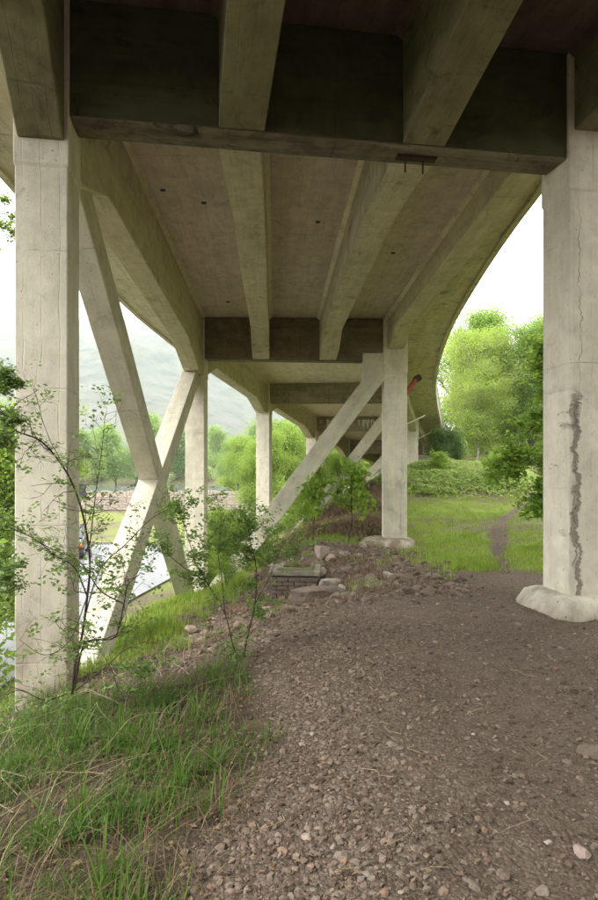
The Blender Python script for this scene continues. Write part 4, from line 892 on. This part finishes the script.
# dark parked car, rear towards the bridge
car = empty('parked_car', (-12.1, 31.5, ROAD_Z + .03), 'dark parked car down on the road, half hidden behind the near column', 'car', rz=.25)
def loft(name, secs, mat, par, smooth=True):   # secs: (x along, [(y, z)...])
    bm = bmesh.new(); R = [[bm.verts.new((y, x, z)) for y, z in s] for x, s in secs]; n = len(R[0])
    for a, b in zip(R, R[1:]):
        for i in range(n): bm.faces.new((a[i], a[(i + 1) % n], b[(i + 1) % n], b[i]))
    bm.faces.new(R[0]); bm.faces.new(R[-1][::-1]); o = bm_obj(name, bm, mat, None, None, smooth); md = o.modifiers.new('b', 'BEVEL'); md.width = .04; md.segments = 2; child_at(o, par); return o
def sec(w, z0, z1): return [(-w, z0 + .06), (-w + .06, z0), (w - .06, z0), (w, z0 + .06), (w * 1.0, z1 - .12), (w - .08, z1), (-w + .08, z1), (-w * 1.0, z1 - .12)]
loft('body', [(-2.1, sec(.78, .35, .78)), (-1.95, sec(.86, .22, .92)), (-.9, sec(.88, .2, .95)), (1.0, sec(.88, .2, .96)), (1.9, sec(.85, .22, .95)), (2.05, sec(.80, .35, .85))], M['carpaint'], car)
loft('cabin', [(-1.0, sec(.78, .90, .96)), (-.35, sec(.68, .9, 1.42)), (1.1, sec(.68, .9, 1.46)), (1.8, sec(.72, .9, 1.0))], M['glass'], car)
loft('roof', [(-.3, sec(.63, 1.42, 1.47)), (1.05, sec(.63, 1.44, 1.50))], M['carpaint'], car)
for sx in (-1, 1):
    for yy in (-1.3, 1.25):
        w = bpy.data.objects.new('wheel', None); COL.objects.link(w); w.parent = car; w.location = (sx * .8, yy, .31)
        bm = bmesh.new(); bmesh.ops.create_cone(bm, cap_ends=True, segments=24, radius1=.31, radius2=.31, depth=.2, matrix=Matrix.Rotation(math.pi / 2, 4, 'Y')); bmesh.ops.bevel(bm, geom=[e for e in bm.edges if e.calc_face_angle() > 1], offset=.03, segments=2, affect='EDGES'); o = bm_obj('tyre', bm, M['tyre']); o.parent = w
        bm = bmesh.new(); bmesh.ops.create_cone(bm, cap_ends=True, segments=16, radius1=.19, radius2=.17, depth=.03, matrix=Matrix.Translation((sx * .1, 0, 0)) @ Matrix.Rotation(math.pi / 2, 4, 'Y')); o = bm_obj('rim', bm, M['galv']); o.parent = w
    bm = bmesh.new(); box(bm, (sx * .66, -2.10, .68), (.24, .08, .14)); bmesh.ops.bevel(bm, geom=bm.edges[:], offset=.02, segments=2, affect='EDGES'); child_at(bm_obj('tail_light', bm, M['redlens']), car)
    bm = bmesh.new(); box(bm, (sx * .83, -2.02, .74), (.10, .14, .14)); bmesh.ops.bevel(bm, geom=bm.edges[:], offset=.02, segments=2, affect='EDGES'); child_at(bm_obj('indicator_light', bm, M['amber']), car)
bm = bmesh.new(); box(bm, (0, -2.14, .52), (.52, .02, .11)); child_at(bm_obj('number_plate', bm, M['whitepaint']), car)

# ------------------------------------------------------------------ gate and white van up the path
gt = empty('wooden_gate', (10.3, 31.0, float(H(10.3, 31.0))), 'old grey timber gate posts and rails where the path ends', 'gate')
for px_, hh in ((0, .95), (1.1, 1.1), (-.7, .8)):
    bm = bmesh.new(); box(bm, (px_, 0, hh / 2), (.13, .13, hh)); bmesh.ops.bevel(bm, geom=bm.edges[:], offset=.01, segments=1, affect='EDGES'); child_at(bm_obj('post', bm, M['wood']), gt)
for zz in (.82, .5): bm = bmesh.new(); box(bm, (-.35, -.08, zz), (.75, .05, .1)); child_at(bm_obj('rail', bm, M['wood']), gt)
bn = empty('waste_bin', (10.7, 30.6, float(H(10.7, 30.6))), 'small dark blue bin between the gate posts', 'bin')
bm = bmesh.new(); bmesh.ops.create_cone(bm, cap_ends=True, segments=20, radius1=.2, radius2=.25, depth=.6, matrix=Matrix.Translation((0, 0, .3))); child_at(bm_obj('drum', bm, M['black']), bn)
bm = bmesh.new(); bmesh.ops.create_cone(bm, cap_ends=True, segments=20, radius1=.27, radius2=.2, depth=.1, matrix=Matrix.Translation((0, 0, .652))); child_at(bm_obj('lid', bm, M['black']), bn)
# ------------------------------------------------------------------ foreground thorn bush and sapling (branches follow real 3-D curves)
def smooth_curve(pts, n=5):
    P = [Vector(p) for p in pts]; P = [P[0] * 2 - P[1]] + P + [P[-1] * 2 - P[-2]]; out = []
    for i in range(1, len(P) - 2):
        for k in range(n):
            s = k / n; out.append(.5 * ((2 * P[i]) + (-P[i - 1] + P[i + 1]) * s + (2 * P[i - 1] - 5 * P[i] + 4 * P[i + 1] - P[i + 2]) * s * s + (-P[i - 1] + 3 * P[i] - 3 * P[i + 1] + P[i + 2]) * s ** 3))
    out.append(P[-2]); return out
def spray(bag, LP, LN, LS, p, d, ln, rad, r, depth=0, leafy=1.0, ls=.033):
    """one thin crooked twig with leaflets in fives"""
    pts = [p.copy()]; dd = d.normalized(); n = 6
    for k in range(n):
        dd = (dd + Vector((r.gauss(0, .24), r.gauss(0, .24), r.gauss(0, .2)))).normalized(); pts.append(pts[-1] + dd * ln / n)
    V, F = tube_np(pts, np.linspace(rad, rad * .4, n + 1), 4); bag.add(V, F)
    for k in range(1, n + 1):
        if r.random() < .6 * leafy:      # a compound leaf: five leaflets on a short stalk
            ax = (Vector((r.gauss(0, 1), r.gauss(0, 1), r.gauss(.2, .6)))).normalized(); up = Vector((r.gauss(0, .5), r.gauss(0, .5), 1)).normalized(); sd_ = ax.cross(up).normalized(); L_ = ls * r.uniform(1.0, 1.9)
            for a, b in ((1, 0), (.6, .42), (.6, -.42), (.2, .38), (.2, -.38)):
                LP.append(pts[k] + ax * L_ * a * 1.4 + sd_ * L_ * b * 1.1); LN.append(up + Vector((r.gauss(0, .3), r.gauss(0, .3), 0))); LS.append(ls * r.uniform(.8, 1.25))
    if depth < 2:
        for k in range(1, n):
            if r.random() < (.55 if depth == 0 else .3):
                a = Vector((r.gauss(0, 1), r.gauss(0, .8), r.gauss(.1, .7))); spray(bag, LP, LN, LS, pts[k], (dd * .7 + a.normalized()), ln * r.uniform(.4, .75), rad * .65, r, depth + 1, leafy, ls)
def plant(name, label, cat, stems, seed, Y0, twig_every, twig_len, leafy, mat_stem, matl, rad, ls=.033, leaf_zone=None):
    r = random.Random(seed); root = at(*stems[0][0][:2], stems[0][0][2]); t = empty(name, tuple(root), label, cat)
    LP, LN, LS = [], [], []
    for si, st in enumerate(stems):
        pts = smooth_curve([at(*q) for q in st], 6); r0 = rad[si]; bag = Bag()
        V, F = tube_np(pts, np.linspace(r0, r0 * .35, len(pts)), 7); bag.add(V, F)
        for k in range(3, len(pts)):
            if r.random() < twig_every:
                f = k / len(pts); d = (pts[min(k + 1, len(pts) - 1)] - pts[k - 1]).normalized() * .5 + Vector((r.gauss(0, .8), r.gauss(0, .7), r.gauss(.15, .6)))
                spray(bag, LP, LN, LS, pts[k], d, twig_len * r.uniform(.5, 1.2), max(.0016, r0 * .3), r, 0, leafy * (leaf_zone(f) if leaf_zone else 1), ls)
        bag.obj('stem', M[mat_stem], t, True)
    P = np.array([p[:] for p in LP]); N_ = np.array([n[:] for n in LN]); V, F, T = leaf_bag(P, N_, np.array(LS), RNG.random(len(P)), aspect=.66, fold=.22, droop=None)
    o = link('leaves', np_mesh('leaves', V, F, T), M[matl]); parent(o, t); return t
Yb = 4.3
plant('rose_bush', 'dark thorny rose bush with sparse leaves in front of the near left column', 'bush', [
    [(72, 694, Yb), (76, 660, Yb), (82, 637, Yb), (87, 600, Yb - .05), (90, 560, Yb - .1), (82, 511, Yb - .15), (67, 473, Yb - .25), (42, 442, Yb - .35), (17, 431, Yb - .4), (5, 416, Yb - .45), (-8, 405, Yb - .5)],
    [(74, 690, Yb), (82, 650, Yb), (92, 640, Yb - .05), (115, 637, Yb - .1), (124, 604, Yb - .15), (128, 585, Yb - .2), (140, 574, Yb - .2)],
    [(88, 598, Yb), (75, 568, Yb - .15), (56, 556, Yb - .3), (33, 538, Yb - .4), (0, 524, Yb - .5), (-15, 520, Yb - .5)],
    [(124, 604, Yb - .1), (100, 590, Yb - .15), (80, 562, Yb - .2), (50, 548, Yb - .2), (20, 530, Yb - .3), (-6, 512, Yb - .3)],
    [(90, 545, Yb - .1), (95, 500, Yb), (99, 471, Yb + .05), (103, 440, Yb + .1), (105, 415, Yb + .1)],
    [(84, 620, Yb), (100, 570, Yb + .1), (125, 545, Yb + .2), (150, 520, Yb + .3), (170, 508, Yb + .3)],
    [(72, 692, Yb), (45, 700, Yb - .2), (20, 690, Yb - .4), (0, 700, Yb - .5)],
    [(76, 690, Yb - .05), (100, 672, Yb - .2), (125, 650, Yb - .3), (150, 640, Yb - .3)],
    [(70, 480, Yb - .25), (58, 455, Yb - .2), (50, 440, Yb - .1), (40, 410, Yb), (46, 400, Yb)],
    [(86, 600, Yb), (70, 640, Yb - .3), (45, 655, Yb - .35), (20, 640, Yb - .4)]],
    3, Yb, .6, .30, .12, 'thorn', 'leaf_rose', [.0105, .008, .0055, .005, .0045, .0055, .0045, .005, .0035, .004], .037)
plant('sapling', 'slim leafy rose sapling at the grass edge left of the brick chamber', 'sapling', [
    [(243, 668, 5.2), (244, 655, 5.2), (249, 630, 5.2), (255, 604, 5.2), (256, 567, 5.15), (250, 540, 5.1), (246, 515, 5.1)],
    [(241, 668, 5.2), (233, 645, 5.15), (225, 614, 5.1), (206, 581, 5.0), (195, 560, 4.95), (186, 530, 4.9), (176, 505, 4.9)],
    [(255, 604, 5.2), (268, 580, 5.25), (278, 556, 5.3), (285, 540, 5.3)],
    [(225, 614, 5.1), (222, 580, 5.2), (218, 550, 5.3), (222, 515, 5.3)],
    [(206, 581, 5.0), (190, 572, 4.9), (170, 556, 4.8), (160, 545, 4.8)],
    [(250, 560, 5.1), (236, 545, 5), (226, 535, 4.95)]],
    9, 5.1, .6, .25, .72, 'thorn', 'leaf_rose', [.0085, .006, .005, .005, .005, .004], .034, lambda f: .25 if f < .4 else 1.0)
plant('sapling', 'low leafy sprig growing out of the grass under the X brace', 'sapling', [
    [(118, 690, 4.6), (112, 670, 4.6), (100, 650, 4.6)], [(120, 700, 4.2), (140, 685, 4.1), (150, 670, 4.1)]],
    12, 4, .35, .19, .5, 'thorn', 'leaf_rose', [.004, .004], .032)
# overhanging branch with big leaves, from behind the near right column
plant('overhanging_branch', 'drooping sycamore branch hanging across the path from the right', 'branch', [
    [(620, 400, 12.2), (590, 430, 12.1), (560, 452, 12.0), (535, 462, 12.0), (515, 466, 12.0), (498, 470, 12.0)],
    [(610, 360, 12.2), (575, 385, 12.1), (552, 405, 12.0), (535, 425, 12.0), (520, 440, 12.0)],
    [(600, 440, 12.2), (575, 465, 12.1), (556, 485, 12.0), (543, 500, 12.0), (538, 508, 12)],
    [(600, 330, 12.2), (570, 360, 12.1), (548, 372, 12.0), (530, 382, 12)],
    [(600, 300, 12.2), (580, 330, 12.1), (560, 345, 12.0), (545, 352, 12)]],
    14, 12, .85, .42, .6, 'thorn', 'leaf_syc', [.02, .018, .016, .014, .012], .11)
plant('overhanging_branch', 'thin twig with small leaves beside the top of the near left column', 'branch', [
    [(-60, 215, 9), (-30, 222, 9), (0, 225, 9), (12, 228, 9)], [(-60, 180, 9), (-25, 188, 9), (3, 195, 9), (11, 205, 9)], [(-60, 250, 9.2), (-25, 240, 9.2), (0, 236, 9.2), (13, 232, 9.2)]],
    15, 9, .5, .24, .9, 'thorn', 'leaf_bank', [.01, .01, .009], .05)
plant('overhanging_branch', 'leafy twigs reaching in at the left edge below the hill', 'branch', [
    [(-40, 372, 4.2), (-20, 378, 4.2), (0, 385, 4.2), (14, 380, 4.2)], [(-40, 430, 4.2), (-15, 440, 4.2), (3, 432, 4.2), (12, 425, 4.2)], [(-40, 560, 4.0), (-10, 575, 4.0), (8, 570, 4.0)]],
    16, 4.2, .6, .16, 1.2, 'thorn', 'leaf_rose', [.006, .006, .006], .03)

# ------------------------------------------------------------------ haze
HAZE = .0005
if HAZE:
    bm = bmesh.new(); box(bm, (0, 600, 140), (5000, 2400, 320)); o = bm_obj('haze', bm, None)
    m = bpy.data.materials.new('haze_air'); m.use_nodes = True; t = m.node_tree; t.nodes.clear(); out = t.nodes.new('ShaderNodeOutputMaterial'); v = t.nodes.new('ShaderNodeVolumePrincipled')
    v.inputs['Color'].default_value = (.93, .96, 1, 1); v.inputs['Density'].default_value = HAZE; v.inputs['Anisotropy'].default_value = .2; t.links.new(v.outputs[0], out.inputs['Volume'])
    o.data.materials.append(m); tag(o, 'thin pale mist over the loch and hills', kind='stuff')
